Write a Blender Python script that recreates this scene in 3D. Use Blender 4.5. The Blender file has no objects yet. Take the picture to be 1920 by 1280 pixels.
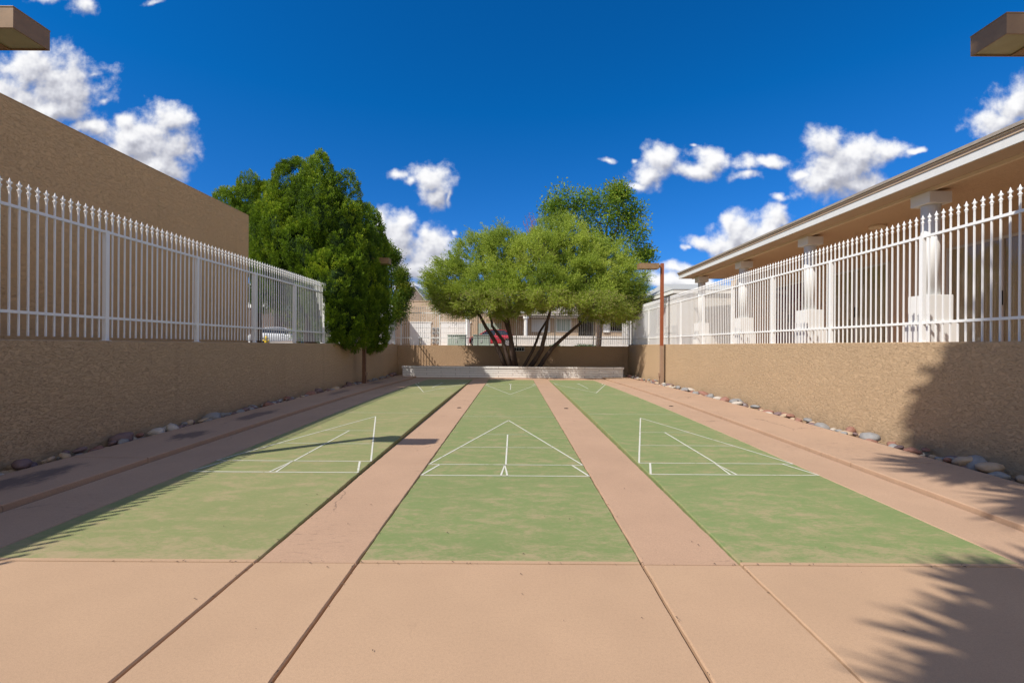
import bpy, bmesh, math, random
import numpy as np
from mathutils import Vector, Matrix, Euler, noise as mnoise
R = math.radians
random.seed(7); rng = np.random.default_rng(7)
sc = bpy.context.scene
COL = sc.collection
Y0, Y1 = 2.95, 18.80

# ------------------------------------------------------------------ camera
CH = 1.395; F = 862.0; ROLL = 0.0062
cam = bpy.data.cameras.new('camera'); camo = bpy.data.objects.new('camera', cam); COL.objects.link(camo)
cam.lens = F/1920*36; cam.sensor_width = 36; cam.sensor_fit = 'HORIZONTAL'
cam.clip_start = .05; cam.clip_end = 5000
cam.shift_x = -2/1920; cam.shift_y = 8/1920
camo.matrix_world = Matrix.Translation((0, 0, CH)) @ Matrix.Rotation(-ROLL, 4, 'Y') @ Matrix.Rotation(R(90), 4, 'X')
sc.camera = camo

def ab(px, py):                       # photo pixel -> (X/Y, (Z-CH)/Y)
    a = px-962; b = py-648
    return ((a+b*ROLL)/F, -(b-a*ROLL)/F)
def P(px, py, Y):
    u, v = ab(px, py); return Vector((u*Y, Y, CH+v*Y))

# ------------------------------------------------------------------ sun and exposure
SUN = Vector((-.76, -.58, 1.0)).normalized()
EL = math.asin(SUN.z); AZ = math.atan2(SUN.x, SUN.y)
sun = bpy.data.lights.new('sun', 'SUN'); suno = bpy.data.objects.new('sun', sun); COL.objects.link(suno)
sun.energy = 4.6; sun.angle = R(.40); sun.color = (1.0, .955, .88)
suno.rotation_euler = SUN.to_track_quat('Z', 'Y').to_euler(); suno.location = (-20, -20, 30)
sc.view_settings.view_transform = 'Standard'; sc.view_settings.look = 'None'
sc.view_settings.exposure = 0.10; sc.view_settings.gamma = 1.0; sc.view_settings.use_curve_mapping = False

# ------------------------------------------------------------------ node helper
class NT:
    def __init__(s, nt): s.nt = nt; s.n = nt.nodes; s.l = nt.links
    def new(s, t, **k):
        n = s.n.new(t)
        for a, v in k.items(): setattr(n, a, v)
        return n
    def put(s, sock, v):
        if v is None: return
        if hasattr(v, 'is_output'): s.l.new(v, sock)
        elif isinstance(v, (tuple, list, Vector)) and len(v) == 3 and sock.type == 'RGBA': sock.default_value = (*v, 1)
        else: sock.default_value = v
    def math(s, op, a, b=None, c=None, clamp=False):
        n = s.new('ShaderNodeMath', operation=op, use_clamp=clamp)
        for i, v in enumerate((a, b, c)): s.put(n.inputs[i], v)
        return n.outputs[0]
    def vec(s, op, a, b=None, c=None):
        n = s.new('ShaderNodeVectorMath', operation=op)
        for i, v in enumerate((a, b, c)): s.put(n.inputs[i], v)
        return n.outputs['Value'] if op in ('LENGTH', 'DOT_PRODUCT') else n.outputs[0]
    def noise(s, v, scale, detail=4, rough=.55, dist=0., out='Fac', mul=None):
        if mul: v = s.vec('MULTIPLY', v, mul)
        n = s.new('ShaderNodeTexNoise'); s.put(n.inputs['Vector'], v)
        n.inputs['Scale'].default_value = scale; n.inputs['Detail'].default_value = detail
        n.inputs['Roughness'].default_value = rough; n.inputs['Distortion'].default_value = dist
        return n.outputs[out]
    def ramp(s, f, stops, interp='LINEAR'):
        n = s.new('ShaderNodeValToRGB'); cr = n.color_ramp; cr.interpolation = interp
        while len(cr.elements) < len(stops): cr.elements.new(.5)
        for e, (p, c) in zip(cr.elements, stops):
            e.position = p; e.color = (c, c, c, 1) if isinstance(c, (int, float)) else (*c, 1)
        s.put(n.inputs[0], f); return n.outputs[0]
    def step(s, f, a, b, lo=0., hi=1.):
        n = s.new('ShaderNodeMapRange', interpolation_type='SMOOTHSTEP')
        s.put(n.inputs[0], f)
        for i, v in enumerate((a, b, lo, hi)): n.inputs[i+1].default_value = v
        return n.outputs[0]
    def mix(s, f, a, b, blend='MIX'):
        n = s.new('ShaderNodeMix', data_type='RGBA', blend_type=blend)
        s.put(n.inputs[0], f); s.put(n.inputs[6], a); s.put(n.inputs[7], b)
        return n.outputs[2]
    def bump(s, h, strength, dist, normal=None):
        n = s.new('ShaderNodeBump'); n.inputs['Strength'].default_value = strength; n.inputs['Distance'].default_value = dist
        s.put(n.inputs['Height'], h)
        if normal is not None: s.l.new(normal, n.inputs['Normal'])
        return n.outputs[0]

# ------------------------------------------------------------------ world: sky and clouds
world = bpy.data.worlds.new('World'); sc.world = world; world.use_nodes = True
w = NT(world.node_tree); w.n.clear()
sky = w.new('ShaderNodeTexSky', sky_type='NISHITA', sun_disc=False)
sky.sun_elevation = EL; sky.sun_rotation = AZ % (2*math.pi)
sky.air_density = 1.0; sky.dust_density = .3; sky.ozone_density = 2.5; sky.altitude = 300
tc = w.new('ShaderNodeTexCoord'); D = tc.outputs['Generated']
sep = w.new('ShaderNodeSeparateXYZ'); w.l.new(D, sep.inputs[0])
# cumulus density as a function of direction (group, so it can be sampled twice for its shading)
CL = [(60,128,62,36,1),(120,160,68,44,1),(30,195,70,50,1),(172,132,26,10,.5),(196,186,16,12,.5),(90,205,70,30,1),
      (312,225,34,26,1),(265,262,60,46,1),(318,275,40,36,1),(240,225,22,20,1),(168,240,38,18,.9),(290,310,60,28,1),
      (160,12,26,22,.6),(110,-12,50,14,.7),(285,5,26,9,.45),
      (742,331,24,10,.55),(770,338,16,9,.5),(812,335,34,28,.95),(822,362,20,26,.8),(846,368,8,22,.45),
      (712,420,16,20,.9),(742,435,38,32,1),(758,412,16,20,1),(735,470,40,30,1),(792,438,13,20,1),(810,460,40,34,1),(815,490,40,24,1),(780,515,50,16,1),(770,540,50,9,.7),(800,505,60,20,1),(850,560,70,18,.8),
      (858,434,9,6,.45),(1140,297,13,8,.5),(1182,298,9,7,.45),
      (1240,297,36,24,.95),(1212,322,38,22,.95),(1190,342,30,9,.7),
      (1325,283,30,14,.7),(1338,300,30,20,.9),(1300,322,34,16,.9),(1400,310,22,18,.85),(1440,306,34,12,.8),(1398,333,24,11,.75),(1300,272,10,6,.4),
      (1550,268,36,26,1),(1600,290,64,34,1),(1570,325,60,30,1),(1530,345,34,34,.9),(1660,282,40,20,.8),(1715,285,20,7,.6),(1500,332,24,10,.7),(1600,350,60,28,1),
      (1460,368,22,9,.55),
      (1372,420,16,20,1),(1400,440,50,30,1),(1455,412,24,22,1),(1350,455,50,18,.9),(1306,452,24,14,.9),(1285,465,8,8,.6),(1440,430,40,24,1),
      (1900,205,40,30,1),(1870,235,50,22,.9),(1960,200,60,50,1),
      (1265,505,34,12,.9),(1240,525,40,16,.9),(1290,535,50,18,.9),(1330,560,60,26,.9),(1160,560,60,10,.7)]
def cumulus(name, det):
    g = bpy.data.node_groups.new(name, 'ShaderNodeTree')
    g.interface.new_socket('P', in_out='INPUT', socket_type='NodeSocketVector')
    g.interface.new_socket('D', in_out='OUTPUT', socket_type='NodeSocketFloat')
    G = NT(g); gi = G.new('NodeGroupInput'); go = G.new('NodeGroupOutput')
    Pv = gi.outputs[0]
    wn = G.noise(Pv, 10, 3, out='Color'); wv = G.vec('SUBTRACT', wn, (.5, .5, .5)); wv = G.vec('MULTIPLY', wv, (.075, .06, 0))
    Pw = G.vec('ADD', Pv, wv); dmin = None
    for (cx, cy, rx, ry, k) in CL:
        u, v = ab(cx, cy)
        q = G.vec('MULTIPLY_ADD', Pw, (F/rx*.70, F/ry*.70, 0), (-u*F/rx*.70, -v*F/ry*.70, 0))
        ln = G.math('ADD', G.vec('LENGTH', q), (1-k)*.7)
        if dmin is None: dmin = ln
        else:
            nd = G.new('ShaderNodeMath', operation='SMOOTH_MIN'); G.put(nd.inputs[0], dmin); G.put(nd.inputs[1], ln); nd.inputs[2].default_value = .25; dmin = nd.outputs[0]
    f1 = G.noise(Pv, 17, det, .60); f1 = G.math('MULTIPLY_ADD', f1, 1.9, -.95)
    dd = G.math('ADD', G.math('SUBTRACT', 1.0, dmin), f1)
    G.l.new(dd, go.inputs[0]); return g
gh = cumulus('cumulus', 9); gl_ = cumulus('cumulus_soft', 3.2)
yy = w.math('MAXIMUM', sep.outputs[1], .02)
cx_ = w.new('ShaderNodeCombineXYZ'); w.l.new(w.math('DIVIDE', sep.outputs[0], yy), cx_.inputs[0]); w.l.new(w.math('DIVIDE', sep.outputs[2], yy), cx_.inputs[1])
PP = cx_.outputs[0]
def cum(vecsock, g):
    n = w.new('ShaderNodeGroup'); n.node_tree = g; w.l.new(vecsock, n.inputs[0]); return n.outputs[0]
d0 = cum(PP, gh); s0 = cum(PP, gl_); s1 = cum(w.vec('ADD', PP, (-.008, .016, 0)), gl_); s2 = cum(w.vec('ADD', PP, (-.02, .05, 0)), gl_); h1 = cum(w.vec('ADD', PP, (-.004, .007, 0)), gh)
front = w.step(sep.outputs[1], .12, .3)
alpha = w.math('MULTIPLY', w.step(d0, -.12, .66), front)
rel = w.math('ADD', w.math('MULTIPLY', w.math('SUBTRACT', s0, s1), .9), w.math('ADD', w.math('MULTIPLY', w.math('SUBTRACT', s0, s2), .55), w.math('MULTIPLY', w.math('SUBTRACT', d0, h1), .35)))
thin = w.step(d0, .9, .1, 0., .35)
shade = w.step(w.math('ADD', rel, thin), -1.1, 1.25)
ccol = w.ramp(shade, [(0, (.34, .35, .41)), (.35, (.47, .48, .55)), (.65, (.68, .69, .75)), (1, (.98, .98, .99))])
# unseen broken cloud added behind the camera, whitening the sky's blue fill light
bn = w.noise(D, 2.2, 8, .6, mul=(1, 1, 1.8)); bm = w.step(bn, .40, .50)
back = w.step(sep.outputs[1], -.05, -.45)
alpha2 = w.math('MULTIPLY', w.math('MULTIPLY', bm, back), w.step(sep.outputs[2], 0, .1))
al = w.math('MAXIMUM', alpha, alpha2)
tint = w.ramp(sep.outputs[2], [(0, (.28, .54, .78)), (.22, (.14, .60, .97)), (.45, (.02, .62, .98)), (1, (.02, .60, .96))])
sm = w.vec('MULTIPLY', w.vec('MULTIPLY', sky.outputs[0], tint), (1.0, 1.0, 1.24))
b1 = w.new('ShaderNodeBackground'); w.l.new(sm, b1.inputs[0]); b1.inputs[1].default_value = .105
b2 = w.new('ShaderNodeBackground'); w.l.new(ccol, b2.inputs[0]); b2.inputs[1].default_value = .95
mx = w.new('ShaderNodeMixShader'); w.l.new(al, mx.inputs[0]); w.l.new(b1.outputs[0], mx.inputs[1]); w.l.new(b2.outputs[0], mx.inputs[2])
wo = w.new('ShaderNodeOutputWorld'); w.l.new(mx.outputs[0], wo.inputs[0])

# ------------------------------------------------------------------ materials
def material(name, fn=None, color=(.5, .5, .5), rough=.7, metal=0., spec=.3):
    m = bpy.data.materials.new(name); m.use_nodes = True; t = NT(m.node_tree)
    b = m.node_tree.nodes['Principled BSDF']
    b.inputs['Base Color'].default_value = (*color, 1); b.inputs['Roughness'].default_value = rough
    b.inputs['Metallic'].default_value = metal; b.inputs['Specular IOR Level'].default_value = spec
    if fn:
        geo = t.new('ShaderNodeNewGeometry'); fn(t, b, geo.outputs['Position'])
    return m
def mottled(color, amt=.12, scale=6., rough=.7, spec=.3, bump=.0, metal=0., bs=200):
    def fn(t, b, p):
        n = t.noise(p, scale, 6, .6)
        c = t.mix(n, tuple(x*(1-amt) for x in color), tuple(min(1, x*(1+amt)) for x in color))
        t.put(b.inputs['Base Color'], c)
        if bump: t.put(b.inputs['Normal'], t.bump(t.noise(p, bs, 3), bump, .004))
    return fn
def stucco(color, strength=1., sx=1., size=1., dark=.32):
    def fn(t, b, p):
        q = t.vec('MULTIPLY', p, (1.0, 1.0, 2.3*sx))
        n1 = t.noise(q, 32*size, 6, .62, .3); n2 = t.noise(q, 12*size, 8, .68, .4)
        pit = t.ramp(n1, [(.37, 0.), (.40, 1.)]); lay = t.ramp(n2, [(.475, 0.), (.495, 1.)]); lay2 = t.ramp(n2, [(.57, 0.), (.59, 1.)])
        soft = t.noise(q, 15*size, 3)
        h = t.math('ADD', t.math('MULTIPLY', pit, .4), t.math('ADD', t.math('MULTIPLY', lay, .32), t.math('ADD', t.math('MULTIPLY', soft, .5), t.math('MULTIPLY', lay2, .25))))
        h = t.math('MULTIPLY_ADD', t.noise(p, 140, 3), .12, h)
        t.put(b.inputs['Normal'], t.bump(h, strength, .013))
        big = t.noise(p, .9, 4)
        c = t.mix(big, tuple(x*.93 for x in color), tuple(x*1.06 for x in color))
        # shade of the small trowelling pits painted into the colour
        pit_shade = t.ramp(n1, [(.34, 1.), (.385, 0.)])
        c = t.mix(t.math('MULTIPLY', pit_shade, dark), c, tuple(x*.45 for x in color))
        sp = t.new('ShaderNodeSeparateXYZ'); t.l.new(p, sp.inputs[0])
        base = t.math('MULTIPLY', t.step(sp.outputs[2], .32, .02), t.step(t.noise(p, 2.4, 6, .7), .40, .62, 0, .45))
        c = t.mix(base, c, tuple(x*.58 for x in color))
        run = t.noise(t.vec('MULTIPLY', p, (3.2, 3.2, .22)), 1.0, 6, .65)
        c = t.mix(t.step(run, .55, .72, 0, .16), c, tuple(x*.6 for x in color))
        t.put(b.inputs['Base Color'], c)
    return fn
CONC = (.515, .335, .207)
def concrete(color=CONC, rough_dirt=.3, stain=None):
    def fn(t, b, p):
        n = t.noise(p, 1.3, 6, .6); c = t.mix(n, tuple(x*.88 for x in color), tuple(x*1.20 for x in color))
        gr = t.noise(p, 70, 5, .8); c = t.mix(t.step(gr, .42, .66, 0, .26), c, tuple(x*.62 for x in color))
        s = t.noise(p, 260, 2, .5); c = t.mix(t.step(s, .35, .7, .0, .34), c, tuple(x*.55 for x in color))
        q = t.noise(p, 26, 6, .75, mul=(.35, 1.4, 1)); reg = t.step(t.noise(p, .75, 3), .46, .62)
        dirt = t.math('MULTIPLY', t.math('MULTIPLY', t.step(q, .54, .66), reg), rough_dirt)
        c = t.mix(dirt, c, (.17, .115, .085))
        vo = t.new('ShaderNodeTexVoronoi', feature='DISTANCE_TO_EDGE'); vo.inputs['Scale'].default_value = .42
        t.l.new(t.vec('ADD', p, t.vec('MULTIPLY', t.noise(p, 2.5, 6, .6, out='Color'), (.5, .5, 0))), vo.inputs['Vector'])
        ck = t.math('MULTIPLY', t.step(vo.outputs['Distance'], .0035, .0012), t.step(t.noise(p, .6, 2), .50, .56, 0, .55))
        c = t.mix(ck, c, (.12, .08, .06))
        b1_ = t.noise(p, .45, 5, .6); c = t.mix(t.step(b1_, .45, .62, 0, .14), c, (.36, .22, .14))
        if stain:
            for (sx_, sy_, rx, ry, am) in stain:
                l = t.vec('LENGTH', t.vec('MULTIPLY_ADD', p, (1/rx, 1/ry, 0), (-sx_/rx, -sy_/ry, 0)))
                l = t.math('ADD', l, t.math('MULTIPLY_ADD', t.noise(p, 3.5, 7, .7, mul=(1.5, .8, 1)), 2.2, -1.1))
                c = t.mix(t.step(l, 1.0, .45, 0, am), c, (.13, .095, .085))
        t.put(b.inputs['Base Color'], c)
        h = t.math('ADD', t.math('MULTIPLY', s, .5), t.math('MULTIPLY', q, .4))
        t.put(b.inputs['Normal'], t.bump(h, .35, .004))
    return fn
def court_paint(seed, green, tan):
    def fn(t, b, p):
        p2 = t.vec('ADD', p, (seed*7.3, seed*3.1, 0))
        n1 = t.noise(p2, 5.5, 10, .80, .3, mul=(.6, 1.25, 1)); n2 = t.noise(p2, .8, 5, .6, .5, mul=(.7, 1, 1)); n3 = t.noise(p2, 45, 5, .8, mul=(.55, 1.2, 1))
        g = t.mix(n2, tuple(x*.86 for x in green), tuple(x*1.1 for x in green))
        g = t.mix(t.step(n1, .42, .66, 0., .62), g, tan)
        g = t.mix(t.step(n3, .42, .70, 0., .35), g, tan)
        sp = t.new('ShaderNodeSeparateXYZ'); t.l.new(p, sp.inputs[0])
        edge = t.math('MULTIPLY', t.step(sp.outputs[1], Y0+.45, Y0+.02, 0, .09), 1.0)
        f = t.math('ADD', t.math('MULTIPLY', n1, .65), t.math('ADD', t.math('MULTIPLY', n2, .3), t.math('MULTIPLY', n3, .30)))
        f = t.math('ADD', f, edge)
        c = t.mix(t.step(f, .60, .82, 0, .62), g, (.46, .325, .20))
        s = t.noise(p, 240, 2); c = t.mix(t.step(s, .4, .75, 0, .16), c, tuple(x*.5 for x in green))
        t.put(b.inputs['Base Color'], c); t.put(b.inputs['Normal'], t.bump(s, .3, .003))
    return fn
def worn_white(t, b, p):
    n = t.noise(p, 16, 6, .7, mul=(.6, .6, 1)); t.put(b.inputs['Base Color'], t.mix(t.step(n, .56, .66, 0, .75), (.66, .64, .54), (.36, .35, .19)))
def leafmat(name, cols, trans=.3):
    m = bpy.data.materials.new(name); m.use_nodes = True; t = NT(m.node_tree); t.n.clear()
    at = t.new('ShaderNodeAttribute', attribute_name='hue')
    c = t.ramp(at.outputs['Fac'], [(i/(len(cols)-1), x) for i, x in enumerate(cols)])
    d = t.new('ShaderNodeBsdfPrincipled'); t.put(d.inputs['Base Color'], c); d.inputs['Roughness'].default_value = .55; d.inputs['Specular IOR Level'].default_value = .25
    tr = t.new('ShaderNodeBsdfTranslucent'); t.put(tr.inputs[0], t.mix(.5, c, (.25, .4, .03)))
    x = t.new('ShaderNodeMixShader'); x.inputs[0].default_value = trans
    t.l.new(d.outputs[0], x.inputs[1]); t.l.new(tr.outputs[0], x.inputs[2])
    o = t.new('ShaderNodeOutputMaterial'); t.l.new(x.outputs[0], o.inputs[0]); return m
def glassmat(name, tint=(.6, .6, .6), mixf=.85):
    m = bpy.data.materials.new(name); m.use_nodes = True; t = NT(m.node_tree); t.n.clear()
    gl = t.new('ShaderNodeBsdfGlossy'); gl.inputs['Roughness'].default_value = .02
    tr = t.new('ShaderNodeBsdfTransparent'); tr.inputs[0].default_value = (*tint, 1)
    fr = t.new('ShaderNodeLayerWeight'); fr.inputs[0].default_value = .5
    x = t.new('ShaderNodeMixShader'); t.l.new(t.math('MULTIPLY_ADD', t.math('POWER', fr.outputs['Facing'], 4.), .6, .04), x.inputs[0])
    t.l.new(tr.outputs[0], x.inputs[1]); t.l.new(gl.outputs[0], x.inputs[2])
    o = t.new('ShaderNodeOutputMaterial'); t.l.new(x.outputs[0], o.inputs[0]); return m
TAN = (.55, .385, .235)
M = {}
M['stucco'] = material('court_stucco', stucco(TAN), rough=.9, spec=.15)
M['stucco_far'] = material('far_wall_stucco', stucco((.50, .33, .20), 1.), rough=.9, spec=.15)
M['stucco_bld'] = material('building_stucco', stucco((.72, .445, .22), .9, .8, .7, .08), rough=.9, spec=.15)
M['stucco_house'] = material('house_stucco', stucco((.50, .38, .27), .5), rough=.9, spec=.15)
M['stucco_patio'] = material('patio_stucco', stucco((.64, .46, .31), .7, 1.6), rough=.9, spec=.15)
M['concrete'] = material('concrete', concrete(rough_dirt=.05), rough=.85)
M['walk'] = material('walk_concrete', concrete(color=(.495, .315, .205), rough_dirt=.45), rough=.85)
M['strip'] = material('apron_concrete', concrete(color=(.50, .325, .212), rough_dirt=.6), rough=.85)
M['strip_stain'] = material('stained_concrete', concrete(color=(.50, .325, .215), rough_dirt=.3,
    stain=[(-4.75, 4.1, .28, 1.1, .85), (-4.6, 6.6, .22, .45, .8), (-4.65, 8.3, .2, .8, .75), (-4.7, 12.5, .2, .9, .6), (-4.7, 16, .2, 1., .5)]), rough=.85)
M['green1'] = material('left_court_paint', court_paint(1, (.245, .27, .105), (.35, .295, .145)), rough=.75)
M['green2'] = material('middle_court_paint', court_paint(2, (.205, .26, .092), (.32, .285, .135)), rough=.75)
M['green3'] = material('right_court_paint', court_paint(3, (.205, .265, .095), (.32, .29, .135)), rough=.75)
M['line'] = material('line_paint', worn_white, rough=.7)
M['dirt'] = material('dirt', mottled((.13, .09, .065), .4, 30, bump=.6), rough=.95)
M['bed'] = material('gravel_bed', mottled((.22, .16, .12), .5, 60, bump=.8, bs=90), rough=.95)
M['desert'] = material('desert_ground', mottled((.33, .25, .18), .3, 3, bump=.5), rough=.95)
M['asphalt'] = material('asphalt', mottled((.06, .06, .062), .2, 4, bump=.3), rough=.9)
M['white_metal'] = material('white_fence_paint', mottled((.86, .85, .83), .05, 9, spec=.4), rough=.45)
M['white'] = material('white_paint', mottled((.80, .79, .76), .05, 3), rough=.6)
M['white_trim'] = material('white_trim', mottled((.70, .69, .66), .1, 7), rough=.6)
M['cream'] = material('cream_trim', mottled((.75, .60, .43), .08, 5), rough=.7)
M['soffit'] = material('soffit_paint', mottled((.50, .37, .26), .10, 3, bump=.3, bs=60), rough=.8)
M['shingle'] = material('roof_shingle', mottled((.33, .28, .23), .3, 25, bump=.6, bs=40), rough=.9)
M['grey_roof'] = material('pale_roof', mottled((.42, .42, .40), .1, 12, bump=.4, bs=40), rough=.9)
M['bronze'] = material('bronze_metal', mottled((.27, .165, .085), .35, 9, metal=0, spec=.4, bump=.1, bs=30), rough=.45)
M['rust'] = material('rust_red_paint', mottled((.30, .085, .035), .25, 8), rough=.65)
M['pole_shade'] = material('shaded_pole_paint', mottled((.19, .095, .055), .3, 8), rough=.7)  # left posts stand in shade; that darkness is painted into this brown
M['poletan'] = material('tan_pole_paint', mottled((.33, .215, .145), .15, 8), rough=.7)
M['lens'] = material('lamp_lens', mottled((.36, .33, .20), .2, 8), rough=.25, spec=.5)
M['grey'] = material('grey_metal', mottled((.42, .42, .42), .1, 8), rough=.5)
M['brown'] = material('brown_paint', mottled((.15, .11, .09), .15, 2), rough=.9)
M['alum'] = material('dull_aluminium', color=(.55, .50, .44), rough=.4, spec=.4)
M['glass'] = glassmat('window_glass', (.9, .88, .84))
M['darkglass'] = material('dark_glass', color=(.03, .035, .045), rough=.08, spec=.6)
M['curtain'] = material('olive_curtain', mottled((.60, .52, .36), .15, 5), rough=.9)
M['maroon'] = material('maroon_curtain', mottled((.30, .10, .14), .15, 5), rough=.9)
M['dark'] = material('dark_interior', color=(.03, .025, .022), rough=.9)
def whitebrick(t, b, p):
    s = t.new('ShaderNodeSeparateXYZ'); t.l.new(p, s.inputs[0]); c = t.new('ShaderNodeCombineXYZ')
    t.l.new(s.outputs[0], c.inputs[0]); t.l.new(s.outputs[2], c.inputs[1])
    br = t.new('ShaderNodeTexBrick'); t.l.new(c.outputs[0], br.inputs['Vector'])
    br.inputs['Scale'].default_value = 1; br.inputs['Brick Width'].default_value = 1.25; br.inputs['Row Height'].default_value = .098
    br.inputs['Mortar Size'].default_value = .007; br.inputs['Mortar Smooth'].default_value = .2; br.offset = .5
    br.inputs['Color1'].default_value = (.74, .71, .66, 1); br.inputs['Color2'].default_value = (.78, .75, .70, 1); br.inputs['Mortar'].default_value = (.30, .27, .25, 1)
    n = t.noise(p, 9, 6, .7); cc = t.mix(t.step(n, .5, .72, 0, .3), br.outputs['Color'], (.42, .36, .30))
    t.put(b.inputs['Base Color'], cc); t.put(b.inputs['Normal'], t.bump(t.math('SUBTRACT', 1., br.outputs['Fac']), .8, .01))
M['brick'] = material('white_block', whitebrick, rough=.85)
M['block'] = material('white_block_wall', mottled((.72, .71, .68), .08, 4), rough=.8)
M['bark'] = material('bark', mottled((.075, .05, .038), .5, 14, bump=1., bs=25), rough=.95)
M['palmbark'] = material('palm_bark', mottled((.22, .16, .11), .4, 9, bump=.8, bs=20), rough=.95)
M['xform'] = material('green_grey_paint', mottled((.36, .42, .36), .1, 5), rough=.5)
M['carred'] = material('red_car_paint', color=(.42, .02, .04), rough=.25, spec=.6)
M['carwhite'] = material('white_car_paint', color=(.75, .75, .75), rough=.25, spec=.6)
M['tyre'] = material('tyre', color=(.02, .02, .02), rough=.9)
M['rim'] = material('rim', color=(.5, .5, .52), rough=.35, metal=.7)
M['yellow'] = material('yellow_paint', color=(.75, .5, .03), rough=.5)
M['blue'] = material('blue_plastic', color=(.02, .10, .55), rough=.5)
M['redlamp'] = material('red_lamp', color=(.5, .02, .02), rough=.3)
M['cypress'] = leafmat('cypress_leaf', [(.016, .038, .004), (.045, .095, .006), (.115, .20, .010), (.24, .35, .016), (.42, .48, .03)], .30)
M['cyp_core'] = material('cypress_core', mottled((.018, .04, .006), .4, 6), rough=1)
M['citrus'] = leafmat('broad_leaf', [(.03, .07, .006), (.06, .12, .01), (.11, .18, .015), (.36, .34, .03)], .25)
M['willow'] = leafmat('fine_leaf', [(.18, .24, .04), (.32, .40, .055), (.46, .54, .08), (.60, .66, .11), (.50, .38, .22)], .45)
M['ash'] = leafmat('ash_leaf', [(.035, .08, .008), (.09, .17, .014), (.17, .28, .02), (.34, .38, .035)], .35)
M['palmleaf'] = leafmat('palm_leaf', [(.03, .06, .015), (.06, .11, .02)], .15)
M['agave'] = leafmat('shrub_leaf', [(.05, .10, .04), (.10, .17, .06)], .2)
M['deadtwig'] = material('dead_twig', color=(.30, .13, .07), rough=.9)
ROCKC = {'grey': (.27, .26, .25), 'reddish': (.30, .15, .11), 'tan': (.46, .34, .23), 'purplish': (.20, .135, .13), 'pale': (.50, .44, .37)}
for k, c in ROCKC.items(): M['rock_'+k] = material(k+'_stone', mottled(c, .25, 22, bump=.3, bs=70), rough=.7)

# ------------------------------------------------------------------ object helpers
def tag(o, label=None, cat=None, group=None, kind=None):
    if label: o['label'] = label
    if cat: o['category'] = cat
    if group: o['group'] = group
    if kind: o['kind'] = kind
    return o
def empty(name, loc, label, cat, group=None):
    o = bpy.data.objects.new(name, None); COL.objects.link(o); o.location = loc; o.empty_display_size = .2
    return tag(o, label, cat, group)
def origin_of(o):
    v = Vector((0, 0, 0))
    while o is not None: v += Vector(o.location); o = o.parent
    return v
def link_mesh(name, me, mat, parent=None, loc=(0, 0, 0)):
    if mat is not None: me.materials.append(M[mat] if isinstance(mat, str) else mat)
    o = bpy.data.objects.new(name, me); COL.objects.link(o)
    if parent: o.parent = parent
    o.location = loc
    return o
class MB:
    """collects shapes in world coordinates, builds one mesh object"""
    def __init__(s): s.bm = bmesh.new()
    def box(s, a, b, bevel=0.):
        x0, y0, z0 = a; x1, y1, z1 = b
        vs = [s.bm.verts.new(c) for c in ((x0,y0,z0),(x1,y0,z0),(x1,y1,z0),(x0,y1,z0),(x0,y0,z1),(x1,y0,z1),(x1,y1,z1),(x0,y1,z1))]
        fs = [s.bm.faces.new([vs[i] for i in q]) for q in ((3,2,1,0),(4,5,6,7),(0,1,5,4),(1,2,6,5),(2,3,7,6),(3,0,4,7))]
        if bevel:
            es = list({e for f in fs for e in f.edges}); bmesh.ops.bevel(s.bm, geom=es, offset=bevel, segments=2, affect='EDGES', profile=.5)
        return s
    def poly(s, pts): s.bm.faces.new([s.bm.verts.new(p) for p in pts]); return s
    def prism(s, pts, vec):
        a = [s.bm.verts.new(p) for p in pts]; b = [s.bm.verts.new(Vector(p)+Vector(vec)) for p in pts]; n = len(a)
        s.bm.faces.new(a[::-1]); s.bm.faces.new(b)
        for i in range(n): s.bm.faces.new([a[i], a[(i+1) % n], b[(i+1) % n], b[i]])
        return s
    def tube(s, pts, rads, n=10, cap=True):
        pts = [Vector(p) for p in pts]; rings = []; up = None
        for i, p in enumerate(pts):
            d = (pts[min(i+1, len(pts)-1)]-pts[max(i-1, 0)]).normalized()
            if up is None: up = d.orthogonal().normalized()
            up = (up-d*up.dot(d)).normalized(); r = d.cross(up); rad = rads[i] if hasattr(rads, '__len__') else rads
            rings.append([s.bm.verts.new(p+(up*math.cos(2*math.pi*k/n)+r*math.sin(2*math.pi*k/n))*rad) for k in range(n)])
        for a, b in zip(rings, rings[1:]):
            for k in range(n): s.bm.faces.new([a[k], a[(k+1) % n], b[(k+1) % n], b[k]])
        if cap: s.bm.faces.new(rings[0][::-1]); s.bm.faces.new(rings[-1])
        return s
    def lathe(s, c, prof, n=20):
        rings = [[s.bm.verts.new((c[0]+r*math.cos(2*math.pi*k/n), c[1]+r*math.sin(2*math.pi*k/n), c[2]+z)) for k in range(n)] for r, z in prof]
        for a, b in zip(rings, rings[1:]):
            for k in range(n): s.bm.faces.new([a[k], a[(k+1) % n], b[(k+1) % n], b[k]])
        s.bm.faces.new(rings[0][::-1]); s.bm.faces.new(rings[-1]); return s
    def build(s, name, mat, parent=None, smooth=False, at=None):
        org = origin_of(parent) if parent else Vector(at) if at is not None else Vector((0, 0, 0))
        bmesh.ops.recalc_face_normals(s.bm, faces=s.bm.faces)
        bmesh.ops.translate(s.bm, verts=s.bm.verts, vec=-org)
        me = bpy.data.meshes.new(name); s.bm.to_mesh(me); s.bm.free()
        if smooth: me.shade_smooth()
        return link_mesh(name, me, mat, parent, (0, 0, 0) if parent else org)
def kids(o): return [c for c in bpy.data.objects if c.parent == o]
def dup(o, loc=None, parent=None, label=None, kmap=None):
    c = o.copy(); COL.objects.link(c)
    if parent: c.parent = parent
    if loc is not None: c.location = loc
    if label: c['label'] = label
    for ch in (kmap or KC).get(o.name, []): dup(ch, None, c, None, kmap)
    return c
KC = {}
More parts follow.
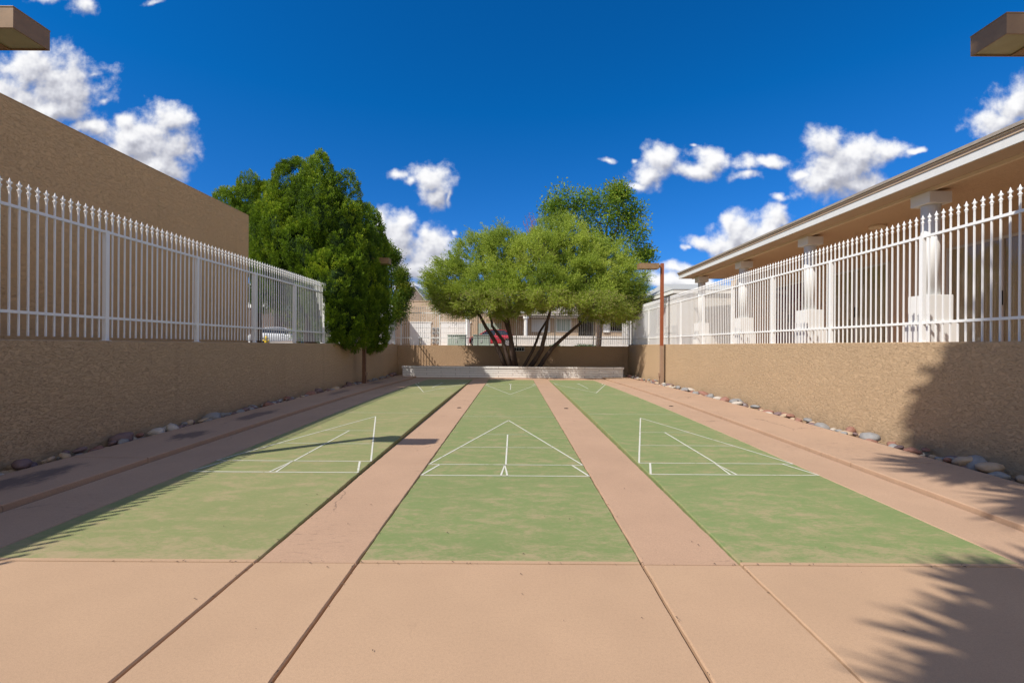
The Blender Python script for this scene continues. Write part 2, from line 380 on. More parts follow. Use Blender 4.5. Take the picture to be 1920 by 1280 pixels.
def cache(o):
    KC[o.name] = kids(o)
    for c in KC[o.name]: cache(c)

# ------------------------------------------------------------------ court levels
FT = .3048
CX = {'left': (-3.475, -1.645), 'middle': (-.99, .838), 'right': (1.473, 3.303)}
def swell(y):                         # the side courts and aprons have lifted a little along their middle
    t = (y-Y0)/(Y1-Y0); return .065*math.sin(math.pi*min(1, max(0, t)))
def slab(name, mat, x0, x1, y0, y1, z=0., bulge=False, step=.05, jit=.006, edge=True, bot=-.12, kind='structure'):
    ny = max(1, int((y1-y0)/step)); bm = bmesh.new(); rows = []
    sd = random.random()*100
    for i in range(ny+1):
        y = y0+(y1-y0)*i/ny; zz = z+(swell(y) if bulge else 0)
        ja = mnoise.noise(Vector((sd, y*5, 0)))*jit+mnoise.noise(Vector((sd, y*23, 4)))*jit*.6; jb = mnoise.noise(Vector((sd+9, y*5, 3)))*jit+mnoise.noise(Vector((sd+7, y*23, 4)))*jit*.6
        a, b = x0+ja, x1+jb
        rows.append([bm.verts.new(c) for c in ((a, y, bot), (a, y, zz-.008), (a+.007, y, zz), (b-.007, y, zz), (b, y, zz-.008), (b, y, bot))])
    for p, q in zip(rows, rows[1:]):
        for k in range(5): bm.faces.new([p[k], p[k+1], q[k+1], q[k]])
    bm.faces.new(rows[0][::-1]); bm.faces.new(rows[-1])
    bmesh.ops.recalc_face_normals(bm, faces=bm.faces)
    me = bpy.data.meshes.new(name); bm.to_mesh(me); bm.free()
    o = link_mesh(name, me, mat); o['kind'] = kind; return o
G_ = .0075
# dirt under everything in the sunken court
MB().box((-5.45, -7, -.4), (5.45, 21.75, -.03)).build('soil', 'dirt')['kind'] = 'structure'
xs = [-5.12, -3.475, -1.645, -.99, .838, 1.473, 3.30, 5.04]
for a, b in zip(xs[1:-1], xs[2:]):
    slab('patio_slab', 'concrete', a+G_, b-G_, -6.8, Y0-.012, .0, jit=.003)
slab('patio_slab', 'concrete', xs[0]+G_, xs[1]-G_, -6.8, Y0-.012, .0, jit=.003)
slab('walkway', 'walk', -1.645+.010, -.99-.007, Y0, 20.0, -.002)
slab('walkway', 'walk', .838+.007, 1.473-.010, Y0, 20.0, -.002)
for nm, mt, bul in (('left', 'green1', True), ('middle', 'green2', False), ('right', 'green3', True)):
    a, b = CX[nm]
    slab('court_apron_edge', 'concrete', a+G_, b-G_, Y0, Y0+.035, .0)
    slab('court_surface', mt, a+.004, b-.004, Y0+.035, Y1, .0, bulge=bul)
    slab('court_end_slab', 'walk', a+.004, b-.004, Y1+.01, 20.0, 0)
# side aprons: a low strip beside the court, a raised strip beside the rocks
slab('apron', 'strip', -4.20+.032, -3.475-.004, Y0, 20.0, .0, bulge=True)
slab('apron', 'strip', 3.303+.004, 3.90-.016, Y0, 20.0, .0, bulge=True)
for k, (a, b) in enumerate(((Y0, 5.3), (5.3, 8.6), (8.6, 11.9), (11.9, 15.2), (15.2, 20.9))):
    slab('side_walk', 'strip_stain', -5.12, -4.20, a+.005, b-.005, .05, bulge=True)
    slab('side_walk', 'strip', 3.90, 5.04, a+.004, b-.004, .045, bulge=True)
MB().box((-5.45, -6.8, -.2), (-5.12, 21.75, -.012)).build('gravel_bed', 'bed')['kind'] = 'structure'
MB().box((5.04, -6.8, -.2), (5.45, 21.75, -.012)).build('gravel_bed', 'bed')['kind'] = 'structure'
MB().box((-5.12, 20.0, -.2), (5.04, 21.75, -.014)).build('gravel_bed', 'bed')['kind'] = 'structure'

# painted lines
def lines(nm, bulge):
    x0, x1 = CX[nm]; xm = (x0+x1)/2; bm = bmesh.new()
    def seg(p, q, w0, w1=None):
        w1 = w0 if w1 is None else w1
        p = Vector((*p, 0)); q = Vector((*q, 0)); d = (q-p); L = d.length; d.normalize(); nrm = Vector((-d.y, d.x, 0)); n = max(2, int(L/.12)); pr = None
        for i in range(n+1):
            c = p+d*L*i/n; wv = w0+(w1-w0)*i/n; j = mnoise.noise(Vector((c.x*9, c.y*9, 1)))*.0015
            r = []
            for s in (-1, 1):
                v = c+nrm*(s*wv/2+j); r.append(bm.verts.new((v.x, v.y, .003+(swell(v.y) if bulge else 0))))
            if pr: bm.faces.new([pr[0], pr[1], r[1], r[0]])
            pr = r
    L = Y1-Y0
    for end in (0, 1):
        fy = (lambda d: Y0+d*FT) if end == 0 else (lambda d: Y1-d*FT)
        wt = .020; hw = (x1-x0)/2-.012
        seg((xm-hw, fy(6.5)), (xm+hw, fy(6.5)), wt)                                      # baseline
        seg((xm-hw, fy(8)), (xm+hw, fy(8)), .017)
        def wid(d): return hw*(18.5-d)/10.5
        seg((xm-wid(11), fy(11)), (xm+wid(11), fy(11)), .014); seg((xm-wid(14), fy(14)), (xm+wid(14), fy(14)), .012)
        for s in (-1, 1):
            seg((xm+s*hw, fy(8)), (xm, fy(18.5)), .020)
            seg((xm+s*hw, fy(6.5)), (xm+s*(hw-.13), fy(8)), .022)
            seg((xm+s*.035-.012, fy(6.5)), (xm-.012, fy(8)), .022, .012)
        seg((xm, fy(8)), (xm, fy(14)), .020)
        seg((x0+.01, fy(20)), (x1-.01, fy(20)), .012)
    me = bpy.data.meshes.new('court_lines'); bm.to_mesh(me); bm.free()
    o = link_mesh('court_lines', me, 'line'); o['kind'] = 'structure'
lines('left', True); lines('middle', False); lines('right', True)

# ------------------------------------------------------------------ terrain round the sunken court
GZ = 1.22
t = MB()
t.box((-400, -200, .9), (-5.8, 400, GZ)); t.box((5.8, -200, .9), (400, 400, GZ)); t.box((-5.8, 22.0, .9), (5.8, 400, GZ)); t.box((-5.8, -200, -.6), (5.8, -7.2, -.02))
t.build('ground', 'desert')['kind'] = 'structure'
MB().box((-300, 29, GZ-.1), (300, 36.5, GZ+.004)).build('road', 'asphalt')['kind'] = 'structure'
MB().box((-300, 36.5, GZ-.1), (300, 38, GZ+.12)).build('pavement', 'concrete')['kind'] = 'structure'
MB().box((-14, 38, GZ-.1), (2, 46, GZ+.10)).build('driveway', 'concrete')['kind'] = 'structure'
MB().box((5.8, -7, GZ-.1), (8.5, 18, GZ+.06)).build('patio_floor', 'concrete')['kind'] = 'structure'

def wall(a, b, label, mat='stucco', bev=.012, name='stucco_wall'):
    o = MB().box(a, b, bev).build(name, mat, at=((a[0]+b[0])/2, a[1], 0)); return tag(o, label, 'wall')
WL, WR, WF = 1.43, 1.478, 1.40
wall((-5.8, -7, -.3), (-5.45, 21.749, WL), 'long tan stucco retaining wall in shade on the left of the courts')
wall((5.45, -7, -.3), (5.8, 21.749, WR), 'long tan stucco retaining wall in sunlight on the right of the courts')
fwl = wall((-5.8, 21.75, -.3), (5.8, 22.0, WF), 'tan stucco end wall behind the white brick planter', 'stucco_far')
v = MB(); v.box((-.075, 21.735, 1.16), (.52, 21.745, 1.31)); v.build('vent', 'dark', fwl)
v = MB()
for k in range(6): v.box((-.075+.119*k-.008, 21.718, 1.16), (-.075+.119*k+.008, 21.734, 1.31))
v.box((-.09, 21.716, 1.31), (.535, 21.734, 1.33)); v.box((-.09, 21.716, 1.14), (.535, 21.734, 1.16)); v.build('vent_grille', 'white', fwl)
wall((-5.8, -7.2, -.3), (5.8, -7.01, 1.4), 'tan stucco wall closing the near end of the court yard behind the camera')

# white block planter
pl = empty('planter', (0, 20.0, 0), 'low long white painted block planter at the far end of the courts', 'planter')
b = MB(); b.box((-4.8, 20.0, -.2), (4.8, 20.16, .395), .008); b.build('front_wall', 'brick', pl)
b = MB(); b.box((-4.8, 20.16, -.2), (-4.65, 21.75, .395)); b.build('end_wall', 'brick', pl)
b = MB(); b.box((4.65, 20.16, -.2), (4.8, 21.75, .395)); b.build('end_wall', 'brick', pl)
b = MB(); b.box((-4.83, 19.975, .397), (4.83, 20.19, .49), .012); b.build('cap_course', 'brick', pl)
b = MB(); b.box((-4.65, 20.16, -.1), (4.65, 21.75, .36)); b.build('soil_fill', 'dirt', pl)

# ------------------------------------------------------------------ fences
pk = MB()
pw = .0079
pk.box((-pw, -pw, 0), (pw, pw, 1.63))
pk.lathe((0, 0, 1.61), [(.011, 0), (.015, .022), (.015, .030), (.021, .034), (.021, .047), (.012, .052), (.010, .070), (.016, .084), (.018, .097), (.011, .118), (.002, .150)], 8)
for sx, sy in ((1, 0), (-1, 0), (0, 1), (0, -1)):      # four small barbs of the spear head
    pk.prism([(sx*.008-sy*.003, sy*.008-sx*.003, 1.690), (sx*.036-sy*.0015, sy*.036-sx*.0015, 1.713), (sx*.008-sy*.003, sy*.008-sx*.003, 1.715)], (sy*.006, sx*.006, 0))
picket0 = pk.build('picket', 'white_metal'); PK = picket0.data; COL.objects.unlink(picket0); bpy.data.objects.remove(picket0)
def stuff_mesh(me, positions, name, mat, parent):
    n = len(me.vertices); co = np.empty(n*3, np.float32); me.vertices.foreach_get('co', co); co = co.reshape(-1, 3)
    vs = []; fs = []
    polys = [list(p.vertices) for p in me.polygons]
    for i, p in enumerate(positions):
        vs.append(co+np.array(p, np.float32)); fs += [[k+i*n for k in q] for q in polys]
    m2 = bpy.data.meshes.new(name); m2.from_pydata(np.concatenate(vs).tolist(), [], fs)
    return link_mesh(name, m2, mat, parent)
def fence(base, d, L, sp, posts, wt, label, near_first=True, group='white spear topped fences round the courts'):
    """base: world point at ground of wall top; d: unit direction; pickets every sp"""
    d = Vector(d); nrm = Vector((-d.y, d.x, 0))
    root = empty('fence', base, label, 'fence', group)
    zt = 2.928-wt; zb = 1.744-wt; z0 = 1.472-wt
    def bar(z, h, name):
        m = MB(); a = Vector(base)+Vector((0, 0, z)); c = a+d*L
        w2 = .016
        p = [a-nrm*w2, a+nrm*w2, c+nrm*w2, c-nrm*w2]; m.prism([(q.x, q.y, q.z-h/2) for q in p], (0, 0, h)); m.build(name, 'white_metal', root)
    bar(zt, .034, 'top_rail'); bar(zb, .034, 'bottom_rail')
    for s in posts:
        c = Vector(base)+d*s; m = MB(); m.box((c.x-.027, c.y-.027, wt-.0), (c.x+.027, c.y+.027, wt+zt+.02)); m.box((c.x-.045, c.y-.045, wt+.0), (c.x+.045, c.y+.045, wt+.006)); m.build('post', 'white_metal', root)
    ss = []
    k = 0
    while k*sp < L:
        s = k*sp+(posts[0] % sp); ss.append(s)
        k += 1
    ss.sort(key=lambda s: (Vector(base)+d*s).length)
    vis = [s for s in ss if (Vector(base)+d*s).y > 4.3]; rest = [s for s in ss if (Vector(base)+d*s).y <= 4.3]
    ind = vis[:100]; rest += vis[100:]
    for s in ind:
        o = bpy.data.objects.new('picket', PK); COL.objects.link(o); o.parent = root; o.location = d*s+Vector((0, 0, z0)); 
        o.rotation_euler = (0, 0, random.uniform(-.03, .03))
    if rest:
        q = stuff_mesh(PK, [tuple(d*s+Vector((0, 0, z0))) for s in rest], 'picket', None, root); q['kind'] = 'stuff'
    return root
if not PK.materials: PK.materials.append(M['white_metal'])
SP = 1.829/18
ps = [6.35+1.829*k for k in range(-5, 9)]
YA = -1.6
fence((-5.63, YA, WL), (0, 1, 0), 21.85-YA, SP, [p-YA for p in ps if YA < p < 21.5]+[21.85-YA], WL, 'white spear topped metal fence standing on the shaded left wall')
fence((5.65, YA, WR), (0, 1, 0), 21.85-YA, SP, [p-YA for p in ps if YA < p < 21.5]+[21.85-YA], WR, 'white spear topped metal fence standing on the sunlit right wall')
fence((-5.58, 21.87, WF), (1, 0, 0), 11.16, SP, [1.829*k+.25 for k in range(6)]+[11.1], WF, 'white spear topped metal fence standing on the far end wall behind the tree')

# ------------------------------------------------------------------ rocks
rv = {}
def rockmesh(seed):
    bm = bmesh.new(); bmesh.ops.create_icosphere(bm, subdivisions=3, radius=1)
    r = random.Random(seed); sx, sy, sz = r.uniform(.8, 1.2), r.uniform(.6, .85), r.uniform(.42, .7); o = Vector((seed*3.1, 1, 2))
    for vv in bm.verts:
        n = mnoise.noise(vv.co*.9+o)*.32+mnoise.noise(vv.co*2.2+o)*.12
        vv.co = Vector((vv.co.x*sx, vv.co.y*sy, vv.co.z*sz))*(1+n)
    me = bpy.data.meshes.new('river_rock'); bm.to_mesh(me); bm.free(); me.shade_smooth(); return me
shapes = [rockmesh(i) for i in range(9)]
for i, s in enumerate(shapes):
    for k in ROCKC:
        m = s.copy(); m.name = 'river_rock'; m.materials.append(M['rock_'+k]); rv[i, k] = m
def rock_spot(side, x, y, r, z=0.):
    return (side, x, y, r, z, random.choices(list(ROCKC), [4, 3, 3, 3, 1.5])[0], random.randrange(9), (random.uniform(-.3, .3), random.uniform(-.3, .3), random.uniform(0, 6.28)))
def put_rock(sp):
    side, x, y, r, z, k, i, rot = sp
    o = bpy.data.objects.new('river_rock', rv[i, k]); COL.objects.link(o)
    o.location = (x, y, r*.30+z); o.scale = (r, r, r); o.rotation_euler = rot
    where = 'shaded left wall' if side < 0 else 'sunlit right wall'
    size = 'large' if r > .1 else 'small' if r < .062 else 'mid sized'
    part = 'near part of row' if y < 7 else 'middle of row' if y < 11 else 'far part of row'
    tag(o, f'{size} {k} river rock in {part} along {where}', 'rock', f'{size} {k} river rocks, {part}, {where}')
spots = []
for side in (-1, 1):
    xa, xb = (-5.40, -5.165) if side < 0 else (5.39, 5.085)
    y = 4.2
    while y < 20.6:
        r = random.choice([.05, .055, .06, .07, .08, .10])
        if random.random() < .05: r = .135
        spots.append(rock_spot(side, xa+(xb-xa)*random.random(), y, r, 0 if random.random() < .6 else .06)); y += random.uniform(.03, .095)
spots.append(rock_spot(-1, -5.2, 13.2, .15)); spots.append(rock_spot(-1, -5.25, 9.9, .17))
spots += [rock_spot(1, 4.95, 20.6, .14), rock_spot(1, 5.15, 20.3, .14)]
spots.sort(key=lambda q: -q[3]/math.hypot(q[1], q[2]))
for q in spots[:298]: put_rock(q)
bm = bmesh.new()
lay = []
for q in spots[298:]:
    side, x, y, r, z, k, i, rot = q
    n0 = len(bm.verts); t_ = shapes[i].copy(); bmt = bmesh.new(); bmt.from_mesh(t_)
    bmt.transform(Matrix.Translation((x, y, r*.30+z)) @ Euler(rot).to_matrix().to_4x4() @ Matrix.Scale(r, 4))
    for f in bmt.faces: f.material_index = list(ROCKC).index(k); f.smooth = True
    bmt.to_mesh(t_); bmt.free(); bm.from_mesh(t_)
me = bpy.data.meshes.new('small_river_rocks'); bm.to_mesh(me); bm.free()
for k in ROCKC: me.materials.append(M['rock_'+k])
tag(link_mesh('river_rocks', me, None), 'far mass of small river rocks filling the rows along both walls', 'rocks', kind='stuff')
# small dead leaves and specks
bm = bmesh.new()
for i in range(250):
    x = random.uniform(-3.2, 3.2); y = random.uniform(1.7, 11)
    if i > 110: x = random.choice([-1.645, -.99, .838, 1.473])+random.uniform(-.02, .02); y = random.uniform(1.8, 6)
    if i > 200: x = random.uniform(-2.6, 2.9); y = Y0+random.uniform(-.025, .01)
    s = random.uniform(.004, .011)
    z = .007+(swell(y) if (abs(x) > 1.5 and y > Y0) else 0)
    a = random.uniform(0, 6.28); c, sn = math.cos(a)*s, math.sin(a)*s
    bm.faces.new([bm.verts.new(q) for q in ((x-c, y-sn, z), (x+sn*.4, y-c*.4, z+.003), (x+c, y+sn, z), (x-sn*.4, y+c*.4, z+.004))])
me = bpy.data.meshes.new('leaf_litter'); bm.to_mesh(me); bm.free()
tag(link_mesh('leaf_litter', me, 'dirt'), 'tiny dark dry leaf specks scattered over the slabs and courts', 'leaf litter', kind='stuff')
for (x, y, wh) in ((-1.2, 10.3, 'walkway left of the middle court'), (1.2, 10.3, 'walkway right of the middle court'), (3.55, 10.3, 'apron right of the right court')):
    z = swell(y) if x > 3 else 0
    tag(MB().lathe((x, y, z-.01), [(.05, 0), (.05, .014), (.035, .018), (.033, .012)], 20).build('drain_cover', 'dark', at=(x, y, z)), f'small dark round cover set in the {wh}', 'cover', 'round covers in the walkways')

# ------------------------------------------------------------------ court lamps
def lamp(x, y, side, label, upper, lower, headx, tall=4.36):
    s = side  # +1 head points to +X (left posts)
    r = empty('court_lamp', (x, y, 0), label, 'lamp post', 'box headed lamp posts beside the courts')
    m = MB(); m.box((x-.055, y-.055, -.1), (x+.055, y+.055, 1.42), .006); m.build('lower_pole', lower, r)
    m = MB(); m.box((x-.053, y-.053, 1.423), (x+.053, y+.053, tall), .005); m.build('upper_pole', upper, r)
    m = MB(); m.box((x-.115, y-.115, 0), (x+.115, y+.115, .018), .004); m.build('base_plate', lower, r)
    m = MB(); m.tube([(x+s*.09, y-.02, 0), (x+s*.09, y-.02, .42)], .016, 10); m.box((x+s*.09-.03, y-.05, .34), (x+s*.09+.03, y+.0, .46), .004); m.build('conduit', 'poletan', r)
    hx0 = headx; hx1 = headx-s*.70
    a, b_ = sorted((hx0, hx1)); z0, z1 = 4.155, 4.345
    m = MB(); ax, bx = sorted((hx1, x+s*.05)); m.box((ax, y-.045, 4.21), (bx, y+.045, 4.31), .004); m.build('arm', 'bronze', r)
    m = MB()
    # housing: side walls and top, open below with a rim
    m.box((a, y-.16, z0), (b_, y-.148, z1-.012)); m.box((a, y+.148, z0), (b_, y+.16, z1-.012))
    m.box((a, y-.1479, z0), (a+.012, y+.1479, z1-.012)); m.box((b_-.012, y-.1479, z0), (b_, y+.1479, z1-.012))
    m.box((a-.004, y-.164, z1-.0119), (b_+.004, y+.164, z1), .003)
    hd = m.build('lamp_head', 'bronze', r)
    m = MB(); fr = b_-.012 if s > 0 else a+.012; mid = fr-s*.36
    p, q = sorted((fr, mid)); m.box((p, y-.147, z0+.012), (q, y+.147, z0+.02)); m.build('lens', 'lens', hd)
    m = MB(); e = a+.0125 if s > 0 else b_-.0125; p, q = sorted((mid-s*.001, e)); m.box((p, y-.147, z0+.004), (q, y+.147, z0+.018)); m.build('ballast_cover', 'bronze', hd)
    m = MB(); m.box((mid-.008, y-.147, z0-.003), (mid+.008, y+.147, z0+.003)); m.build('lens_rim', 'bronze', hd)
    return r
lamp(-5.3, 4.19, 1, 'bronze box lamp at top left corner of the view, nearest on the left wall', 'pole_shade', 'pole_shade', -4.40)
lamp(5.3, 4.19, -1, 'bronze box lamp at top right corner of the view, nearest on the right wall', 'rust', 'poletan', 4.31)
lamp(-5.08, 15.7, 1, 'brown lamp post half hidden by the cypress on the left wall', 'pole_shade', 'pole_shade', -4.22, 4.30)
lamp(5.3, 16.4, -1, 'rust red lamp post with tan base by the far right corner', 'rust', 'poletan', 4.45)

# ------------------------------------------------------------------ left building
lb = empty('stucco_building', (-6.91, 0, GZ), 'tall blank brown stucco building wall behind the left fence', 'building')
BX, BY, BZ = -6.91, 12.0, 4.735
m = MB(); m.box((-22, -9, GZ-.3), (BX, BY, BZ), .02); m.build('wall', 'stucco_bld', lb)
m = MB(); m.box((-22.0, -9.0, BZ+.001), (BX-.01, BY-.01, BZ+.02), .004); m.build('parapet_cap', 'stucco_bld', lb)

# ------------------------------------------------------------------ right patio house
ph = empty('patio_house', (8.5, 6, GZ), 'long tan house with white columned patio behind the right fence', 'house')
XC = 6.8
HY0, HY1 = -6.0, 17.2
m = MB(); m.box((8.5, HY0, GZ-.2), (16, 18.0, 3.995)); m.build('wall', 'stucco_patio', ph)
m = MB(); m.box((6.70, HY0, 3.95), (8.5, HY1-.1, 4.0)); m.build('patio_ceiling', 'stucco_patio', ph)
m = MB(); m.box((6.225, HY0, 3.952), (6.64, HY1, 3.99)); m.build('soffit', 'soffit', ph)
m = MB(); m.box((6.6405, HY0, 3.905), (6.6995, HY1-.1, 3.99)); m.build('beam', 'cream', ph)
m = MB(); m.box((6.195, HY0, 3.93), (6.2245, HY1+.03, 4.05)); m.box((6.2246, HY1+.001, 3.94), (8.6, HY1+.03, 4.04)); m.build('fascia', 'white_trim', ph)
m = MB(); m.box((6.18, HY0, 4.052), (6.24, HY1+.04, 4.095)); m.build('drip_edge', 'soffit', ph)
m = MB(); m.box((6.165, HY0, 4.097), (6.25, HY1+.05, 4.117)); m.build('drip_trim', 'cream', ph)
m = MB(); m.prism([(6.17, HY0, 4.119), (16, HY0, 5.0), (16, HY0, 4.0), (6.26, HY0, 4.0)], (0, HY1+.06-HY0, 0))
m.prism([(6.14, HY0-.01, 4.165), (6.14, HY0-.01, 4.121), (16, HY0-.01, 5.002), (16, HY0-.01, 5.05)], (0, HY1+.09-HY0, 0)); m.build('roof', 'shingle', ph)
# far return wall of the patio, the wing beyond
wing = empty('side_wing', (6.4, 18, GZ), 'pale stucco wing with grey hipped roof beyond the right patio', 'house')
m = MB(); m.box((6.4, 18.001, GZ-.2), (12, 27.0, 3.55)); m.build('wall', material('pale_stucco', stucco((.60, .555, .49), .5), rough=.9), wing)
m = MB(); m.box((6.22, 17.9, 3.48), (6.26, 27.2, 3.62)); m.box((6.2601, 17.9, 3.48), (8.48, 17.94, 3.62)); m.build('fascia', 'white', wing)
m = MB()
rb = [Vector(p) for p in ((6.2, 17.88, 3.63), (12.2, 17.88, 3.63), (12.2, 27.3, 3.63), (6.2, 27.3, 3.63))]
ap = [Vector((8.0, 24.6, 4.74)), Vector((10.2, 24.6, 4.74))]
m.poly([rb[0], rb[1], ap[1], ap[0]]); m.poly([rb[1], rb[2], ap[1]]); m.poly([rb[2], rb[3], ap[0], ap[1]]); m.poly([rb[3], rb[0], ap[0]]); m.poly(rb[::-1]); m.build('roof', 'grey_roof', wing)
def window(par, face, a0, a1, z0, z1, pos, curt='curtain', nm='window', split=True, fw=.05, depth=.10, framemat='alum'):
    """face 'x': plane X=pos facing -X spanning Y a0..a1; face 'y': plane Y=pos facing -Y spanning X"""
    def bx(m, u0, u1, w0, w1, d0, d1):
        if face == 'x': m.box((pos+d0, u0, w0), (pos+d1, u1, w1))
        else: m.box((u0, pos+d0, w0), (u1, pos+d1, w1))
    f = MB(); bx(f, a0, a1, z1-fw, z1, -.03, .02); bx(f, a0, a1, z0, z0+fw, -.03, .02)
    bx(f, a0, a0+fw, z0+fw+.0005, z1-fw-.0005, -.03, .02); bx(f, a1-fw, a1, z0+fw+.0005, z1-fw-.0005, -.03, .02)
    if split: c = (a0+a1)/2; bx(f, c-fw/2, c+fw/2, z0+fw+.0005, z1-fw-.0005, -.036, .02)
    r = f.build(nm, framemat, par)
    g_ = MB(); bx(g_, a0+fw, a1-fw, z0+fw, z1-fw, -.012, -.008); g_.build('glass', 'glass', r)
    n = 26; cu = bmesh.new(); prev = None
    for i in range(n*4+1):
        u = a0+fw*.6+(a1-a0-fw*1.2)*i/(n*4); d = -.0035+.0-.002*math.sin(i*math.pi/2)
        vv = [(pos+d, u, z) if face == 'x' else (u, pos+d, z) for z in (z0+.02, z1-.02)]
        vv = [cu.verts.new(q) for q in vv]
        if prev: cu.faces.new([prev[0], prev[1], vv[1], vv[0]])
        prev = vv
    mb = MB(); mb.bm.free(); mb.bm = cu; mb.build('curtain', curt, r)
    return r
for (a0, a1, c) in ((6.95, 9.0, 'curtain'), (10.35, 12.45, 'curtain'), (13.3, 14.95, 'maroon'), (3.5, 5.4, 'curtain')):
    window(ph, 'x', a0, a1, GZ+.07, 3.35, 8.498, c, 'sliding_door')
    m = MB(); m.box((8.44, (a0+a1)/2-.035, 2.15), (8.46, (a0+a1)/2-.015, 2.40)); m.build('handle', 'dark', ph)
window(wing, 'x', 19.1, 20.3, 2.2, 3.1, 6.398, 'maroon', split=False)
m = MB(); m.lathe((7.6, 9.6, 3.89), [(.14, .0), (.16, .02), (.15, .058)], 20); m.build('ceiling_light', 'cream', ph)
col0 = None
for k in range(-2, 4):
    y = 7.5+3.036*k
    if col0 is None:
        m = MB(); m.lathe((XC, y, 2.25), [(.127, 0), (.127, 1.47)], 28); s_ = m.build('column', 'white', ph, smooth=False); 
        for p in s_.data.polygons: p.use_smooth = len(p.vertices) == 4
        m = MB(); m.box((XC-.18, y-.18, 3.72), (XC+.18, y+.18, 3.902), .006); m.build('capital', 'white', s_)
        m = MB(); m.box((XC-.195, y-.195, 1.83), (XC+.195, y+.195, 2.25), .006); m.build('pedestal', 'white', s_)
        m = MB(); m.box((XC-.225, y-.225, GZ), (XC+.225, y+.225, 1.828), .006); m.build('plinth', 'white', s_)
        cache(s_); col0 = (s_, y)
    else:
        c = dup(col0[0], (0, y-col0[1], 0), ph)

# ------------------------------------------------------------------ far street: houses
fh = empty('garage_house', (-8, 46, GZ), 'flat topped tan house with two white garage doors across the street', 'house')
H = lambda px, py, Y: P(px, py, Y)
m = MB(); m.box((-15.5, 46, GZ-.1), (-1.2, 54, 5.77)); m.build('wall', 'stucco_house', fh)
m = MB(); m.box((-15.55, 45.95, 5.771), (-1.15, 54.05, 5.86)); m.build('parapet_cap', 'stucco_house', fh)
for (x0, x1) in ((-10.3, -8.25), (-7.25, -4.3)):
    m = MB(); m.box((x0, 45.93, GZ), (x1, 45.99, 3.62)); d_ = m.build('garage_door', 'white', fh)
    m = MB()
    for k in range(1, 5): m.box((x0, 45.915, GZ+k*.48-.012), (x1, 45.929, GZ+k*.48+.012))
    m.box((x0-.12, 45.90, 3.622), (x1+.12, 45.99, 3.74)); m.build('panel_rail', 'white_trim', d_)
for k in range(2):
    for j in range(2):
        for i in range(2):
            cx, cz = -7.95+.42*i, 1.65+.95*k+.42*j
            m = MB(); m.box((cx-.13, 45.84, cz-.15), (cx+.13, 45.99, cz+.15), .01); mt = m.build('meter_box', 'grey', fh)
            m = MB(); m.tube([(cx, 45.84, cz), (cx, 45.77, cz)], .09, 14); m.build('meter_dial', 'dark', mt)
ph2 = empty('projecting_garage', (-13, 40, GZ), 'pale wing wall standing left of the garage doors behind the far fence', 'garage')
m = MB(); m.box((-17, 40.5, GZ-.1), (-10.9, 45.9, 4.4)); m.build('wall', 'stucco_house', ph2)
m = MB(); m.box((-11.9, 40.42, GZ), (-11.2, 40.49, 3.5)); m.build('door', 'white', ph2)
gb = empty('gabled_house', (-13, 60, GZ), 'brown gable end of a house rising behind the flat garage roof', 'house')
m = MB(); A = H(776, 537, 60); B = H(798, 565, 60); Cc = H(752, 565, 60)
m.prism([(Cc.x, 60, GZ), (B.x, 60, GZ), (B.x, 60, B.z), (A.x, 60, A.z-.1), (Cc.x, 60, Cc.z)], (0, 6, 0)); m.build('wall', material('brown_gable', mottled((.26, .20, .17), .1, 2), rough=.9), gb)
m = MB()
m.prism([(B.x+.3, 59.7, B.z-.35), (A.x, 59.7, A.z), (A.x, 59.7, A.z+.22), (B.x+.3, 59.7, B.z-.12)], (0, 6.5, 0))
m.prism([(Cc.x-.3, 59.7, Cc.z-.35), (A.x, 59.7, A.z), (A.x, 59.7, A.z+.22), (Cc.x-.3, 59.7, Cc.z-.12)], (0, 6.5, 0)); m.build('roof', 'grey_roof', gb)
# porch house to the right
rh = empty('porch_house', (1, 44, GZ), 'tan house with white columned porch and barred windows across the street', 'house')
m = MB(); m.box((-1.1, 44, GZ-.1), (14.5, 52, 4.2)); m.build('wall', 'stucco_house', rh)
m = MB(); m.prism([(-2.2, 43.2, 4.05), (15, 43.2, 4.05), (15, 43.2, 4.25), (-2.2, 43.2, 4.25)], (0, 10, 0)); m.poly([(-2.3, 43.1, 4.26), (15.1, 43.1, 4.26), (15.1, 48, 5.7), (-2.3, 48, 5.7)]); m.poly([(-2.3, 53.3, 4.26), (15.1, 53.3, 4.26), (15.1, 48, 5.7), (-2.3, 48, 5.7)]); m.build('roof', 'shingle', rh)
m = MB(); m.box((-4.6, 39.6, 3.95), (1.4, 39.8, 4.2)); m.box((-4.6, 39.801, 3.96), (-4.4, 43.9, 4.19)); m.box((1.2, 39.801, 3.96), (1.4, 43.9, 4.19)); m.build('porch_beam', 'cream', rh)
m = MB(); m.prism([(-4.7, 39.45, 4.21), (1.6, 39.45, 4.21), (-1.5, 39.45, 5.15)], (0, 4.4, 0)); m.build('porch_gable', 'white', rh)
for px in (876.5, 986):
    x = H(px, 600, 39.7).x
    m = MB(); m.lathe((x, 39.7, GZ), [(.16, 0), (.16, 2.5), (.24, 2.52), (.24, 2.72)], 18); m.build('porch_column', 'white', rh)
m = MB(); m.box((-3.5, 45.9, GZ), (-.9, 45.98, 3.6)); m.build('garage_door', 'xform', fh)
